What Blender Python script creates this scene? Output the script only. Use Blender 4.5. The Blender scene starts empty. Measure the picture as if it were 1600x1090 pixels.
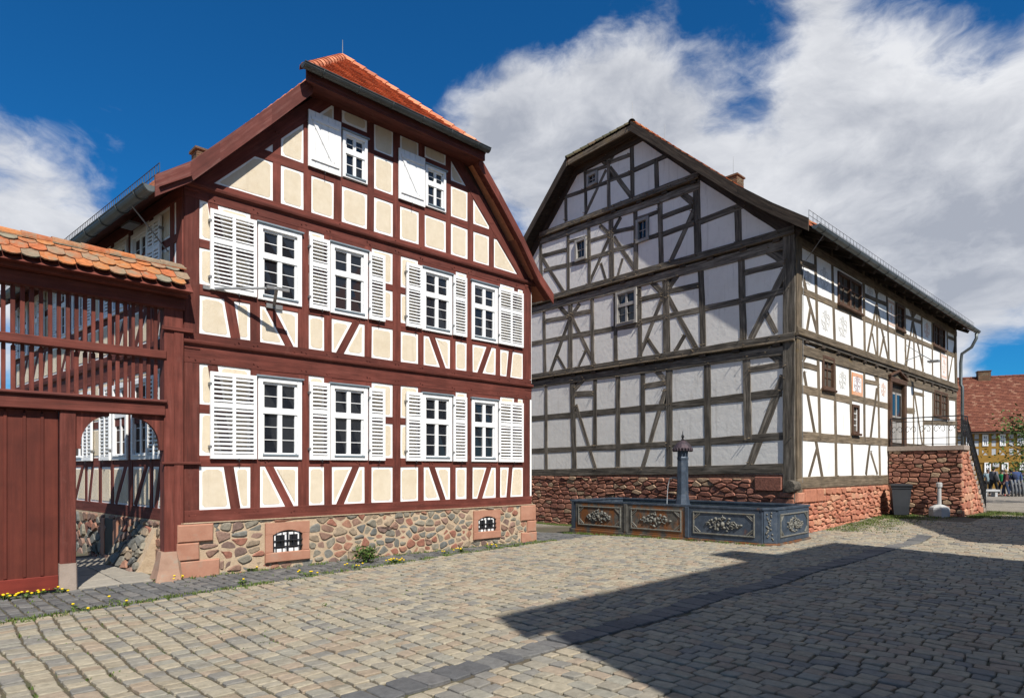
import bpy, bmesh, math, random
import numpy as np
from mathutils import Vector, Matrix, Quaternion
random.seed(7)
R = random.uniform
scene = bpy.context.scene
COL = scene.collection
V = Vector

# ------------------------------------------------------------------ camera
cam_d = bpy.data.cameras.new('camera'); cam = bpy.data.objects.new('camera', cam_d); COL.objects.link(cam)
EYE = 1.75
cam.location = (0, 0, EYE); cam.rotation_euler = (math.radians(90), 0, 0)
cam_d.sensor_fit = 'HORIZONTAL'; cam_d.sensor_width = 36; cam_d.lens = 22.5
cam_d.shift_y = 0.1175; cam_d.clip_start = 0.05; cam_d.clip_end = 3000
scene.camera = cam

# ------------------------------------------------------------------ sun and sky
SUN_H = V((0.388, -0.922, 0)).normalized(); SUN_EL = math.radians(48)
sun_dir = V((SUN_H.x*math.cos(SUN_EL), SUN_H.y*math.cos(SUN_EL), math.sin(SUN_EL)))
sd = bpy.data.lights.new('sun', 'SUN'); sd.energy = 5.0; sd.angle = math.radians(0.5); sd.color = (1, 0.95, 0.87)
so = bpy.data.objects.new('sun', sd); COL.objects.link(so)
so.rotation_euler = sun_dir.to_track_quat('Z', 'Y').to_euler(); so.location = (20, -40, 45)

w = bpy.data.worlds.new("World"); scene.world = w; w.use_nodes = True
nt = w.node_tree; nt.nodes.clear(); N = nt.nodes; LK = nt.links
out = N.new('ShaderNodeOutputWorld'); bg = N.new('ShaderNodeBackground'); bg.inputs['Strength'].default_value = 0.080
sky = N.new('ShaderNodeTexSky'); sky.sky_type = 'NISHITA'; sky.sun_disc = False
sky.sun_elevation = SUN_EL; sky.sun_rotation = math.atan2(SUN_H.x, SUN_H.y)
sky.air_density = 1.0; sky.dust_density = 0.3; sky.ozone_density = 3.0
tc = N.new('ShaderNodeTexCoord')
def vm(op, a, b=None):
    n = N.new('ShaderNodeVectorMath'); n.operation = op
    for i, s in enumerate((a, b)):
        if s is None: continue
        if isinstance(s, (tuple, list, Vector)): n.inputs[i].default_value = tuple(s)
        else: LK.new(s, n.inputs[i])
    return n.outputs['Value'] if op == 'DOT_PRODUCT' else n.outputs['Vector']
def mth(op, a, b=None, clamp=False):
    n = N.new('ShaderNodeMath'); n.operation = op; n.use_clamp = clamp
    for i, s in enumerate((a, b)):
        if s is None: continue
        if isinstance(s, (int, float)): n.inputs[i].default_value = s
        else: LK.new(s, n.inputs[i])
    return n.outputs[0]
def noise(vec, scale, detail=8, rough=0.55, dist=0.0):
    n = N.new('ShaderNodeTexNoise'); n.inputs['Scale'].default_value = scale; n.inputs['Detail'].default_value = detail
    n.inputs['Roughness'].default_value = rough; n.inputs['Distortion'].default_value = dist
    LK.new(vec, n.inputs['Vector']); return n.outputs['Fac']
def mrange(v, a, b, c=0., d=1., smooth=True):
    n = N.new('ShaderNodeMapRange'); n.interpolation_type = 'SMOOTHSTEP' if smooth else 'LINEAR'
    for i, s in enumerate((v, a, b, c, d)):
        if isinstance(s, (int, float)): n.inputs[i].default_value = s
        else: LK.new(s, n.inputs[i])
    return n.outputs[0]
dirv = vm('NORMALIZE', tc.outputs['Generated'])
def skydir(px, py):
    return V(((px-800)/1000, 1, (733-py)/1000)).normalized()
strv = vm('MULTIPLY', dirv, (1.0, 1.0, 1.7))
warp = N.new('ShaderNodeTexNoise'); warp.inputs['Scale'].default_value = 2.2; warp.inputs['Detail'].default_value = 5
LK.new(strv, warp.inputs['Vector'])
wv = vm('MULTIPLY', vm('SUBTRACT', warp.outputs['Color'], (0.5, 0.5, 0.5)), (0.34, 0.34, 0.26))
cv = vm('ADD', vm('ADD', strv, wv), (3.1, 0.4, 1.7))
n1 = noise(cv, 3.0, 15, 0.62, 0.0)
n2 = noise(vm('ADD', strv, (7.7, 2.2, 0.3)), 1.3, 4, 0.5)
cov = mth('ADD', mth('ADD', mth('MULTIPLY', n1, 1.45), mth('MULTIPLY', n2, 0.20)), -0.07)
# where the day's clouds stand: (direction, half-width cosine, amount)
BANKS = [((1150, 270), 0.945, 0.28), ((900, 240), 0.985, 0.16), ((1030, 160), 0.990, 0.12), ((1520, 250), 0.960, 0.26), ((1380, 430), 0.975, 0.24), ((1560, 400), 0.988, 0.18), ((1590, 90), 0.990, 0.12),
         ((90, 265), 0.975, 0.09), ((20, 205), 0.985, 0.11), ((190, 275), 0.990, 0.16), ((250, 135), 0.994, 0.22), ((740, 165), 0.992, 0.26), ((800, 190), 0.990, 0.14),
         ((960, 40), 0.980, 0.05), ((1360, 20), 0.988, 0.14),
         ((420, 60), 0.93, -0.34), ((600, 120), 0.975, -0.18), ((110, 60), 0.95, -0.28), ((740, 40), 0.985, -0.10), ((870, 60), 0.988, -0.26), ((1480, 50), 0.991, -0.30), ((420, 330), 0.975, -0.15), ((800, 310), 0.994, -0.16),
         ((1570, 500), 0.997, -0.26), ((1130, 85), 0.993, -0.26), ((1040, 60), 0.996, -0.12), ((1240, 200), 0.998, -0.10)]
for (px, py), cw, amt in BANKS:
    dp = vm('DOT_PRODUCT', dirv, skydir(px, py))
    cov = mth('ADD', cov, mrange(dp, cw, 1.0, 0., amt))
mask = mrange(cov, 0.69, 0.98)
shade_n = noise(vm('ADD', vm('ADD', strv, wv), (1.3, 5.2, 4.4)), 4.2, 12, 0.62, 0.0)
# sunward slope of the cloud field: the side that faces the sun is brighter
up = noise(vm('ADD', cv, tuple(sun_dir*0.05)), 3.0, 8, 0.58, 0.0)
rel = mth('SUBTRACT', n1, up)
thick = mrange(cov, 0.85, 1.30)
bright = mth('ADD', mth('SUBTRACT', mth('ADD', mth('MULTIPLY', shade_n, 2.1), -0.40), mth('MULTIPLY', thick, 0.27)), mth('MULTIPLY', rel, 3.2), True)
def rgbmix(f, a, b):
    n = N.new('ShaderNodeMix'); n.data_type = 'RGBA'
    LK.new(f, n.inputs[0])
    for i, s in ((6, a), (7, b)):
        if isinstance(s, tuple): n.inputs[i].default_value = (*s, 1)
        else: LK.new(s, n.inputs[i])
    return n.outputs[2]
cloud_c = rgbmix(bright, (3.9, 4.15, 4.75), (8.0, 8.1, 8.35))
tint = N.new('ShaderNodeMix'); tint.data_type = 'RGBA'; tint.blend_type = 'MULTIPLY'; tint.inputs[0].default_value = 1
LK.new(sky.outputs[0], tint.inputs[6]); tint.inputs[7].default_value = (0.09, 0.58, 0.98, 1)
m9 = mth('MULTIPLY', mask, 0.95)
LK.new(rgbmix(m9, tint.outputs[2], cloud_c), bg.inputs['Color'])
LK.new(bg.outputs[0], out.inputs['Surface'])
vs = scene.view_settings
vs.view_transform = 'Standard'; vs.look = 'None'; vs.gamma = 1; vs.use_curve_mapping = False; vs.exposure = 0.42

# ------------------------------------------------------------------ materials
def newmat(name):
    m = bpy.data.materials.new(name); m.use_nodes = True
    t = m.node_tree; b = t.nodes['Principled BSDF']
    return m, t, b
def _n(t, typ, **kw):
    n = t.nodes.new(typ)
    for k, v in kw.items(): setattr(n, k, v)
    return n
def _noise(t, vec, scale, detail=6, rough=0.6):
    n = _n(t, 'ShaderNodeTexNoise'); n.inputs['Scale'].default_value = scale
    n.inputs['Detail'].default_value = detail; n.inputs['Roughness'].default_value = rough
    t.links.new(vec, n.inputs['Vector']); return n.outputs['Fac']
def _ramp(t, fac, stops, interp='LINEAR'):
    r = _n(t, 'ShaderNodeValToRGB'); cr = r.color_ramp; cr.interpolation = interp
    while len(cr.elements) > 1: cr.elements.remove(cr.elements[-1])
    for i, (p, c) in enumerate(stops):
        e = cr.elements[0] if i == 0 else cr.elements.new(p)
        e.position = p; e.color = (*c, 1)
    t.links.new(fac, r.inputs[0]); return r.outputs[0]
def _mix(t, f, a, b, mode='MIX'):
    n = _n(t, 'ShaderNodeMix', data_type='RGBA', blend_type=mode)
    for i, s in ((0, f), (6, a), (7, b)):
        if isinstance(s, (int, float)): n.inputs[i].default_value = s
        elif isinstance(s, tuple): n.inputs[i].default_value = (*s, 1)
        else: t.links.new(s, n.inputs[i])
    return n.outputs[2]
def _bump(t, b, h, strength, dist=0.02):
    n = _n(t, 'ShaderNodeBump'); n.inputs['Strength'].default_value = strength; n.inputs['Distance'].default_value = dist
    t.links.new(h, n.inputs['Height']); t.links.new(n.outputs[0], b.inputs['Normal'])
def _rand(t):
    oi = _n(t, 'ShaderNodeObjectInfo'); g = _n(t, 'ShaderNodeNewGeometry')
    a = _n(t, 'ShaderNodeMath', operation='ADD'); t.links.new(oi.outputs['Random'], a.inputs[0]); t.links.new(g.outputs['Random Per Island'], a.inputs[1])
    f = _n(t, 'ShaderNodeMath', operation='FRACT'); t.links.new(a.outputs[0], f.inputs[0]); return f.outputs[0]
def _pos(t):
    g = _n(t, 'ShaderNodeNewGeometry'); return g.outputs['Position']
def wood(name, c1, c2, c3, along=1.5, across=16, rough=0.7, bump=0.25, rnd=0.25, spots=None, cracks=0.0):
    m, t, b = newmat(name)
    at = _n(t, 'ShaderNodeAttribute', attribute_name='gr')
    mp = _n(t, 'ShaderNodeVectorMath', operation='MULTIPLY'); t.links.new(at.outputs['Vector'], mp.inputs[0]); mp.inputs[1].default_value = (along, across, across)
    r = _rand(t)
    ad = _n(t, 'ShaderNodeVectorMath', operation='ADD'); t.links.new(mp.outputs[0], ad.inputs[0])
    sc = _n(t, 'ShaderNodeMath', operation='MULTIPLY'); t.links.new(r, sc.inputs[0]); sc.inputs[1].default_value = 80
    t.links.new(sc.outputs[0], ad.inputs[1])
    f = _noise(t, ad.outputs[0], 1.0, 8, 0.65)
    c = _ramp(t, f, [(0.28, c1), (0.5, c2), (0.72, c3)])
    p = _noise(t, _pos(t), 3.0, 5)
    c = _mix(t, 1.0, c, _ramp(t, p, [(0.3, (0.78,)*3), (0.7, (1.15,)*3)]), 'MULTIPLY')
    rr = _ramp(t, r, [(0.0, (1-rnd,)*3), (1.0, (1+rnd*0.7,)*3)])
    c = _mix(t, 1.0, c, rr, 'MULTIPLY')
    if cracks:                                           # drying cracks along the grain
        mc = _n(t, 'ShaderNodeVectorMath', operation='MULTIPLY'); t.links.new(ad.outputs[0], mc.inputs[0]); mc.inputs[1].default_value = (0.9, 2.6, 2.6)
        fc = _noise(t, mc.outputs[0], 1.0, 5, 0.6)
        c = _mix(t, _ramp(t, fc, [(0.585, (0,)*3), (0.66, (cracks,)*3)]), c, (0.016, 0.013, 0.010))
    if spots:
        p2 = _noise(t, _pos(t), 2.3, 7, 0.7)
        c = _mix(t, _ramp(t, p2, [(0.60, (0,)*3), (0.72, (0.75,)*3)]), c, spots)
    t.links.new(c, b.inputs['Base Color']); b.inputs['Roughness'].default_value = rough
    b.inputs['Specular IOR Level'].default_value = 0.3
    _bump(t, b, f, bump, 0.012)
    return m
def plain(name, c1, c2=None, scale=4, rough=0.8, bump=0.0, bscale=60, bdist=0.01, metal=0.0, spec=0.3, stains=None, ss=(0.55, 0.75), sscale=1.5, runs=None):
    m, t, b = newmat(name); c2 = c2 or c1
    f = _noise(t, _pos(t), scale, 7, 0.62)
    c = _ramp(t, f, [(0.32, c1), (0.68, c2)])
    if stains:
        f2 = _noise(t, _pos(t), sscale, 8, 0.7)
        c = _mix(t, _ramp(t, f2, [(ss[0], (0,)*3), (ss[1], (1,)*3)]), c, stains)
    if runs:                                             # water runs: stains drawn out downwards
        mp = _n(t, 'ShaderNodeVectorMath', operation='MULTIPLY'); t.links.new(_pos(t), mp.inputs[0]); mp.inputs[1].default_value = (9, 9, .8)
        f3 = _noise(t, mp.outputs[0], 1.0, 7, 0.65)
        c = _mix(t, _ramp(t, f3, [(0.56, (0,)*3), (0.76, (0.8,)*3)]), c, runs)
    t.links.new(c, b.inputs['Base Color']); b.inputs['Roughness'].default_value = rough
    b.inputs['Metallic'].default_value = metal; b.inputs['Specular IOR Level'].default_value = spec
    if bump: _bump(t, b, _noise(t, _pos(t), bscale, 6), bump, bdist)
    return m
def pieces(name, palette, rough=0.8, bump=0.4, bscale=30, grain=0.3, gscale=12, stains=None, ss=(0.55, 0.72), sscale=6, spec=0.3, bdist=0.015):
    """stone, tile, brick: each piece its own colour from the palette"""
    m, t, b = newmat(name); r = _rand(t)
    n = len(palette)
    c = _ramp(t, r, [(i/n, p) for i, p in enumerate(palette)], 'CONSTANT')
    f = _noise(t, _pos(t), gscale, 8, 0.65)
    c = _mix(t, 1.0, c, _ramp(t, f, [(0.25, (1-grain,)*3), (0.75, (1+grain,)*3)]), 'MULTIPLY')
    if stains:
        f2 = _noise(t, _pos(t), sscale, 8, 0.7)
        c = _mix(t, _ramp(t, f2, [(ss[0], (0,)*3), (ss[1], (0.85,)*3)]), c, stains)
    t.links.new(c, b.inputs['Base Color']); b.inputs['Roughness'].default_value = rough; b.inputs['Specular IOR Level'].default_value = spec
    _bump(t, b, _noise(t, _pos(t), bscale, 6), bump, bdist)
    return m
def glass(name, c=(0.012, 0.014, 0.018), rough=0.04, wav=0.05):
    m, t, b = newmat(name); b.inputs['Base Color'].default_value = (*c, 1); b.inputs['Roughness'].default_value = rough
    b.inputs['Specular IOR Level'].default_value = 0.5
    _bump(t, b, _noise(t, _pos(t), 2.5, 2), wav, 0.02)
    return m
M = {}
M['red'] = wood('red_painted_timber', (0.078, 0.019, 0.013), (0.132, 0.033, 0.0225), (0.19, 0.056, 0.041), 1.2, 14, 0.8, 0.6, 0.28, spots=(0.15, 0.055, 0.042), cracks=0.35)
M['redworn'] = wood('worn_red_timber', (0.085, 0.024, 0.018), (0.12, 0.034, 0.026), (0.19, 0.085, 0.07), 1.2, 14, 0.8, 0.25, 0.15)
M['redbright'] = wood('bright_red_board', (0.16, 0.022, 0.014), (0.19, 0.028, 0.017), (0.21, 0.033, 0.02), 1.2, 14, 0.7, 0.12, 0.1)
M['redboard'] = wood('dark_red_board', (0.085, 0.018, 0.011), (0.105, 0.022, 0.013), (0.125, 0.028, 0.016), 1.2, 18, 0.7, 0.2, 0.12)
M['old'] = wood('weathered_oak', (0.034, 0.028, 0.022), (0.125, 0.108, 0.086), (0.27, 0.238, 0.195), 1.3, 15, 0.9, 0.9, 0.4, cracks=0.9)
M['oldwarm'] = wood('weathered_brown_oak', (0.055, 0.042, 0.027), (0.15, 0.115, 0.077), (0.26, 0.205, 0.145), 1.3, 17, 0.9, 0.7, 0.35, spots=(0.20, 0.13, 0.03), cracks=0.8)
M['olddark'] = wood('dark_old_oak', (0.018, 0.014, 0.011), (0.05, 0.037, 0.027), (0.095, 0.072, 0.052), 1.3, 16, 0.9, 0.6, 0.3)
M['brownwin'] = wood('brown_window_wood', (0.05, 0.025, 0.014), (0.085, 0.043, 0.024), (0.13, 0.075, 0.045), 2, 18, 0.7, 0.2, 0.1)
M['greywin'] = wood('grey_window_wood', (0.20, 0.19, 0.175), (0.30, 0.285, 0.265), (0.38, 0.36, 0.34), 2, 18, 0.8, 0.2, 0.1)
M['white'] = plain('white_gloss_paint', (0.74, 0.74, 0.73), (0.82, 0.82, 0.81), 5, 0.45, 0.05, 40, stains=(0.66, 0.655, 0.63), ss=(0.56, 0.8), sscale=6)
M['cream'] = plain('cream_roughcast', (0.645, 0.555, 0.415), (0.70, 0.61, 0.47), 7, 0.95, 0.8, 130, 0.012, stains=(0.60, 0.50, 0.355), ss=(0.48, 0.75), sscale=2.2, runs=(0.58, 0.485, 0.35))
M['border'] = plain('white_limewash_border', (0.80, 0.79, 0.76), (0.84, 0.83, 0.80), 9, 0.9, 0.2, 90)
M['lime'] = plain('limewash_shaded_tone', (0.68, 0.655, 0.61), (0.77, 0.75, 0.705), 2.2, 0.95, 0.45, 7, 0.02, stains=(0.57, 0.545, 0.50), ss=(0.55, 0.78), sscale=2.2, runs=(0.50, 0.475, 0.43))  # copy for the dim gable, warmed in colour against the blue skylight
M['limeS'] = plain('limewash_lit_tone', (0.74, 0.735, 0.715), (0.82, 0.815, 0.795), 2.2, 0.95, 0.35, 9, 0.02, stains=(0.60, 0.57, 0.51), ss=(0.56, 0.8), sscale=2.4, runs=(0.55, 0.50, 0.42))  # brighter copy of the same limewash, sunlight of the street side in its colour
M['core'] = plain('wall_core', (0.05, 0.03, 0.022), (0.07, 0.042, 0.032), 3, 0.9)
M['coreold'] = plain('old_wall_core', (0.06, 0.05, 0.04), (0.10, 0.085, 0.065), 3, 0.9)
M['mortar'] = plain('sandy_mortar', (0.38, 0.28, 0.185), (0.50, 0.385, 0.265), 9, 0.95, 0.7, 50, 0.02)
M['redmortar'] = plain('reddish_mortar', (0.13, 0.068, 0.044), (0.24, 0.135, 0.092), 9, 0.95, 0.7, 50, 0.02)
M['rubble'] = pieces('field_stone', [(0.215, 0.13, 0.095), (0.175, 0.16, 0.13), (0.22, 0.195, 0.15), (0.25, 0.11, 0.075), (0.12, 0.12, 0.11), (0.26, 0.20, 0.14), (0.165, 0.11, 0.09), (0.20, 0.18, 0.14), (0.29, 0.15, 0.10), (0.15, 0.145, 0.125), (0.235, 0.15, 0.115), (0.17, 0.165, 0.145)], 0.85, 0.8, 25, 0.42, 14)
M['ashlar'] = plain('pink_sandstone', (0.33, 0.155, 0.10), (0.41, 0.215, 0.145), 3.5, 0.9, 0.4, 45, 0.01, stains=(0.30, 0.22, 0.16), ss=(0.56, 0.74), sscale=2.2)
M['sand'] = pieces('red_sandstone_shaded', [(0.30, 0.135, 0.088), (0.245, 0.105, 0.07), (0.33, 0.16, 0.105), (0.21, 0.088, 0.062), (0.31, 0.145, 0.098), (0.27, 0.12, 0.085), (0.225, 0.105, 0.075), (0.31, 0.215, 0.14)], 0.9, 0.9, 22, 0.4, 11)  # darker copy for the sides in grazing light, their shade put into the palette
M['sand_sunlit'] = pieces('red_sandstone_sunlit', [(0.43, 0.18, 0.11), (0.38, 0.155, 0.095), (0.46, 0.21, 0.135), (0.40, 0.165, 0.10), (0.36, 0.135, 0.085), (0.47, 0.25, 0.155)], 0.9, 0.8, 22, 0.28, 9)  # same red stone, lighter palette carries the sun on the street-facing sides
M['cobble'] = pieces('granite_setts', [(0.278, 0.244, 0.180), (0.233, 0.209, 0.164), (0.295, 0.253, 0.184), (0.255, 0.219, 0.159), (0.211, 0.196, 0.164), (0.278, 0.222, 0.164), (0.264, 0.235, 0.180), (0.237, 0.222, 0.180), (0.303, 0.266, 0.196), (0.264, 0.209, 0.150), (0.179, 0.168, 0.147)], 0.82, 0.55, 38, 0.25, 16, stains=(0.125, 0.11, 0.075), ss=(0.56, 0.76), sscale=2.6)
M['basalt'] = pieces('basalt_setts', [(0.085, 0.085, 0.085), (0.106, 0.106, 0.104), (0.128, 0.126, 0.121), (0.098, 0.096, 0.095), (0.145, 0.139, 0.130)], 0.75, 0.6, 38, 0.3, 16)
M['joint'] = plain('mossy_sand_joint', (0.10, 0.078, 0.046), (0.155, 0.125, 0.08), 8, 0.95, 0.6, 60, 0.01, stains=(0.06, 0.07, 0.022), ss=(0.52, 0.66), sscale=2.2)
M['tile'] = pieces('orange_clay_tile', [(0.44, 0.135, 0.045), (0.50, 0.165, 0.055), (0.40, 0.115, 0.042), (0.47, 0.19, 0.07), (0.38, 0.11, 0.05)], 0.8, 0.4, 35, 0.25, 14)
M['tileold'] = pieces('lichened_clay_tile', [(0.42, 0.145, 0.05), (0.36, 0.13, 0.055), (0.33, 0.16, 0.08), (0.25, 0.175, 0.115), (0.44, 0.17, 0.06), (0.22, 0.19, 0.135), (0.38, 0.115, 0.045), (0.30, 0.17, 0.10), (0.41, 0.16, 0.055)], 0.9, 0.6, 35, 0.40, 14, stains=(0.19, 0.175, 0.12), ss=(0.48, 0.64), sscale=7)
M['tilehip'] = pieces('red_clay_plain_tile', [(0.54, 0.185, 0.09), (0.62, 0.23, 0.115), (0.44, 0.145, 0.072), (0.66, 0.25, 0.13), (0.50, 0.17, 0.085), (0.38, 0.13, 0.07)], 0.85, 0.4, 35, 0.2, 14, stains=(0.28, 0.13, 0.085), ss=(0.58, 0.76), sscale=3)
M['tilemoss'] = pieces('mossy_dark_tile', [(0.07, 0.06, 0.035), (0.09, 0.075, 0.04), (0.06, 0.058, 0.032), (0.11, 0.075, 0.042)], 0.9, 0.6, 35, 0.3, 14)
M['tilefar'] = pieces('brown_red_tile', [(0.155, 0.052, 0.030), (0.18, 0.062, 0.036), (0.13, 0.043, 0.026), (0.20, 0.075, 0.045), (0.17, 0.058, 0.034), (0.25, 0.12, 0.075), (0.145, 0.048, 0.03), (0.16, 0.055, 0.033)], 0.9, 0.4, 20, 0.3, 6)
M['zinc'] = plain('weathered_zinc', (0.105, 0.125, 0.125), (0.16, 0.175, 0.175), 4, 0.5, 0.05, 30, metal=0.55, spec=0.4)
M['zincdark'] = plain('dark_zinc', (0.055, 0.062, 0.062), (0.09, 0.097, 0.095), 4, 0.5, 0.05, 30, metal=0.4, spec=0.4)
M['drip'] = plain('blue_grey_flashing', (0.20, 0.255, 0.29), (0.26, 0.31, 0.34), 6, 0.5, metal=0.3)
M['iron'] = plain('black_wrought_iron', (0.018, 0.018, 0.02), (0.03, 0.03, 0.032), 12, 0.55, metal=0.5, spec=0.4)
M['greymetal'] = plain('grey_steel', (0.20, 0.20, 0.20), (0.27, 0.27, 0.265), 12, 0.5, metal=0.5)
M['glass'] = glass('window_glass')
M['water'] = glass('trough_water', (0.02, 0.03, 0.025), 0.03, 0.15)
M['brick'] = pieces('old_chimney_brick', [(0.15, 0.085, 0.05), (0.18, 0.105, 0.06), (0.12, 0.075, 0.045), (0.16, 0.12, 0.075)], 0.9, 0.6, 30, 0.4, 14)
M['channel'] = pieces('dark_channel_setts', [(0.101, 0.101, 0.101), (0.124, 0.120, 0.116), (0.090, 0.090, 0.091), (0.134, 0.131, 0.124)], 0.75, 0.6, 38, 0.3, 16)
M['asphalt'] = plain('dark_pavement', (0.10, 0.10, 0.095), (0.15, 0.145, 0.135), 6, 0.9, 0.4, 40)
M['flag'] = pieces('pale_flagstone', [(0.264, 0.240, 0.200), (0.232, 0.212, 0.176), (0.288, 0.260, 0.216)], 0.9, 0.3, 30, 0.2, 10)
M['concrete'] = plain('grey_concrete', (0.34, 0.34, 0.335), (0.44, 0.44, 0.43), 6, 0.9, 0.4, 50)
M['pinkstone'] = plain('worn_pinkish_stone', (0.27, 0.165, 0.115), (0.35, 0.22, 0.155), 5, 0.9, 0.5, 40, stains=(0.25, 0.22, 0.17), ss=(0.52, 0.7), sscale=5)
M['greystone'] = plain('grey_base_stone', (0.27, 0.215, 0.175), (0.35, 0.28, 0.23), 6, 0.9, 0.5, 40, stains=(0.20, 0.18, 0.14), sscale=5)
M['greystone2'] = plain('dull_grey_metal', (0.10, 0.105, 0.11), (0.16, 0.165, 0.17), 6, 0.7)
M['binplastic'] = plain('grey_bin_plastic', (0.035, 0.04, 0.046), (0.05, 0.055, 0.062), 3, 0.45, 0.05, 60, spec=0.4)
M['binlid'] = plain('black_bin_lid', (0.010, 0.011, 0.013), (0.016, 0.017, 0.02), 3, 0.4, spec=0.45)
M['rubber'] = plain('black_rubber', (0.012,)*3, (0.02,)*3, 6, 0.8)
M['leaf'] = pieces('fresh_green_leaf', [(0.055, 0.10, 0.018), (0.075, 0.13, 0.022), (0.045, 0.08, 0.016), (0.095, 0.135, 0.03)], 0.6, 0.1, 30, 0.2, 10)
M['grass'] = pieces('grass_blade', [(0.075, 0.12, 0.02), (0.095, 0.14, 0.028), (0.06, 0.095, 0.018), (0.14, 0.15, 0.045)], 0.7, 0.1, 30, 0.2, 10)
M['yellow'] = plain('dandelion_yellow', (0.75, 0.50, 0.01), (0.85, 0.60, 0.02), 30, 0.8)
M['bark'] = wood('bark', (0.04, 0.03, 0.022), (0.08, 0.062, 0.045), (0.12, 0.095, 0.07), 3, 12, 0.95, 0.8, 0.1)
M['ochre'] = plain('ochre_paint', (0.24, 0.13, 0.022), (0.29, 0.165, 0.032), 3, 0.85, 0.1, 20)
M['paleinfill'] = plain('pale_infill', (0.38, 0.39, 0.40), (0.44, 0.45, 0.46), 3, 0.9)
def fountain_iron(name, rust):
    m, t, b = newmat(name)
    f = _noise(t, _pos(t), 5, 8, 0.65)
    c = _ramp(t, f, [(0.3, (0.028, 0.040, 0.058)), (0.55, (0.055, 0.075, 0.105)), (0.75, (0.11, 0.125, 0.14))]) if rust < 0.5 else \
        _ramp(t, f, [(0.3, (0.05, 0.046, 0.04)), (0.55, (0.105, 0.10, 0.088)), (0.75, (0.17, 0.165, 0.145))])
    mp = _n(t, 'ShaderNodeVectorMath', operation='MULTIPLY'); t.links.new(_pos(t), mp.inputs[0]); mp.inputs[1].default_value = (2.4, 2.4, 1.1)
    f2 = _noise(t, mp.outputs[0], 1.3, 8, 0.6)
    lo = 0.44 if rust >= 0.5 else 0.66
    c = _mix(t, _ramp(t, f2, [(lo, (0,)*3), (lo+0.10, (0.9,)*3)]), c, (0.20, 0.075, 0.022))
    t.links.new(c, b.inputs['Base Color']); b.inputs['Roughness'].default_value = 0.5; b.inputs['Metallic'].default_value = 0.25
    _bump(t, b, _noise(t, _pos(t), 60, 5), 0.2, 0.01)
    return m
M['ftblue'] = fountain_iron('blue_painted_cast_iron', 0.0)
M['ftrust'] = fountain_iron('rust_stained_cast_iron', 1.0)
M['relief'] = plain('pale_relief_paint', (0.10, 0.10, 0.09), (0.185, 0.18, 0.155), 14, 0.55, 0.3, 40, stains=(0.15, 0.10, 0.06), sscale=9)
M['ridgecap'] = plain('rusty_cap_iron', (0.04, 0.036, 0.044), (0.075, 0.050, 0.058), 10, 0.6, metal=0.3)
def pattern(name, base, ink, amount, scale):
    """hand painted ornament on plaster: faded print"""
    m, t, b = newmat(name)
    wv = _n(t, 'ShaderNodeTexVoronoi', feature='DISTANCE_TO_EDGE'); wv.inputs['Scale'].default_value = scale
    t.links.new(_pos(t), wv.inputs['Vector'])
    f = _ramp(t, wv.outputs['Distance'], [(0.02, (amount,)*3), (0.09, (0,)*3)])
    f2 = _noise(t, _pos(t), 7, 6); f2 = _ramp(t, f2, [(0.42, (0,)*3), (0.58, (1,)*3)])
    c = _mix(t, _mix(t, 1.0, f, f2, 'MULTIPLY'), base, ink)
    t.links.new(c, b.inputs['Base Color']); b.inputs['Roughness'].default_value = 0.95
    return m
M['ornorange'] = plain('painted_orange', (0.55, 0.20, 0.07), (0.66, 0.33, 0.16), 16, 0.95)
M['ornred'] = plain('faded_painted_red', (0.60, 0.40, 0.32), (0.70, 0.55, 0.47), 16, 0.95)
M['orndark'] = plain('painted_grey_violet', (0.36, 0.29, 0.30), (0.50, 0.43, 0.43), 16, 0.95)
M['orngrey'] = plain('faded_painted_grey', (0.52, 0.515, 0.49), (0.63, 0.625, 0.60), 16, 0.95)
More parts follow.
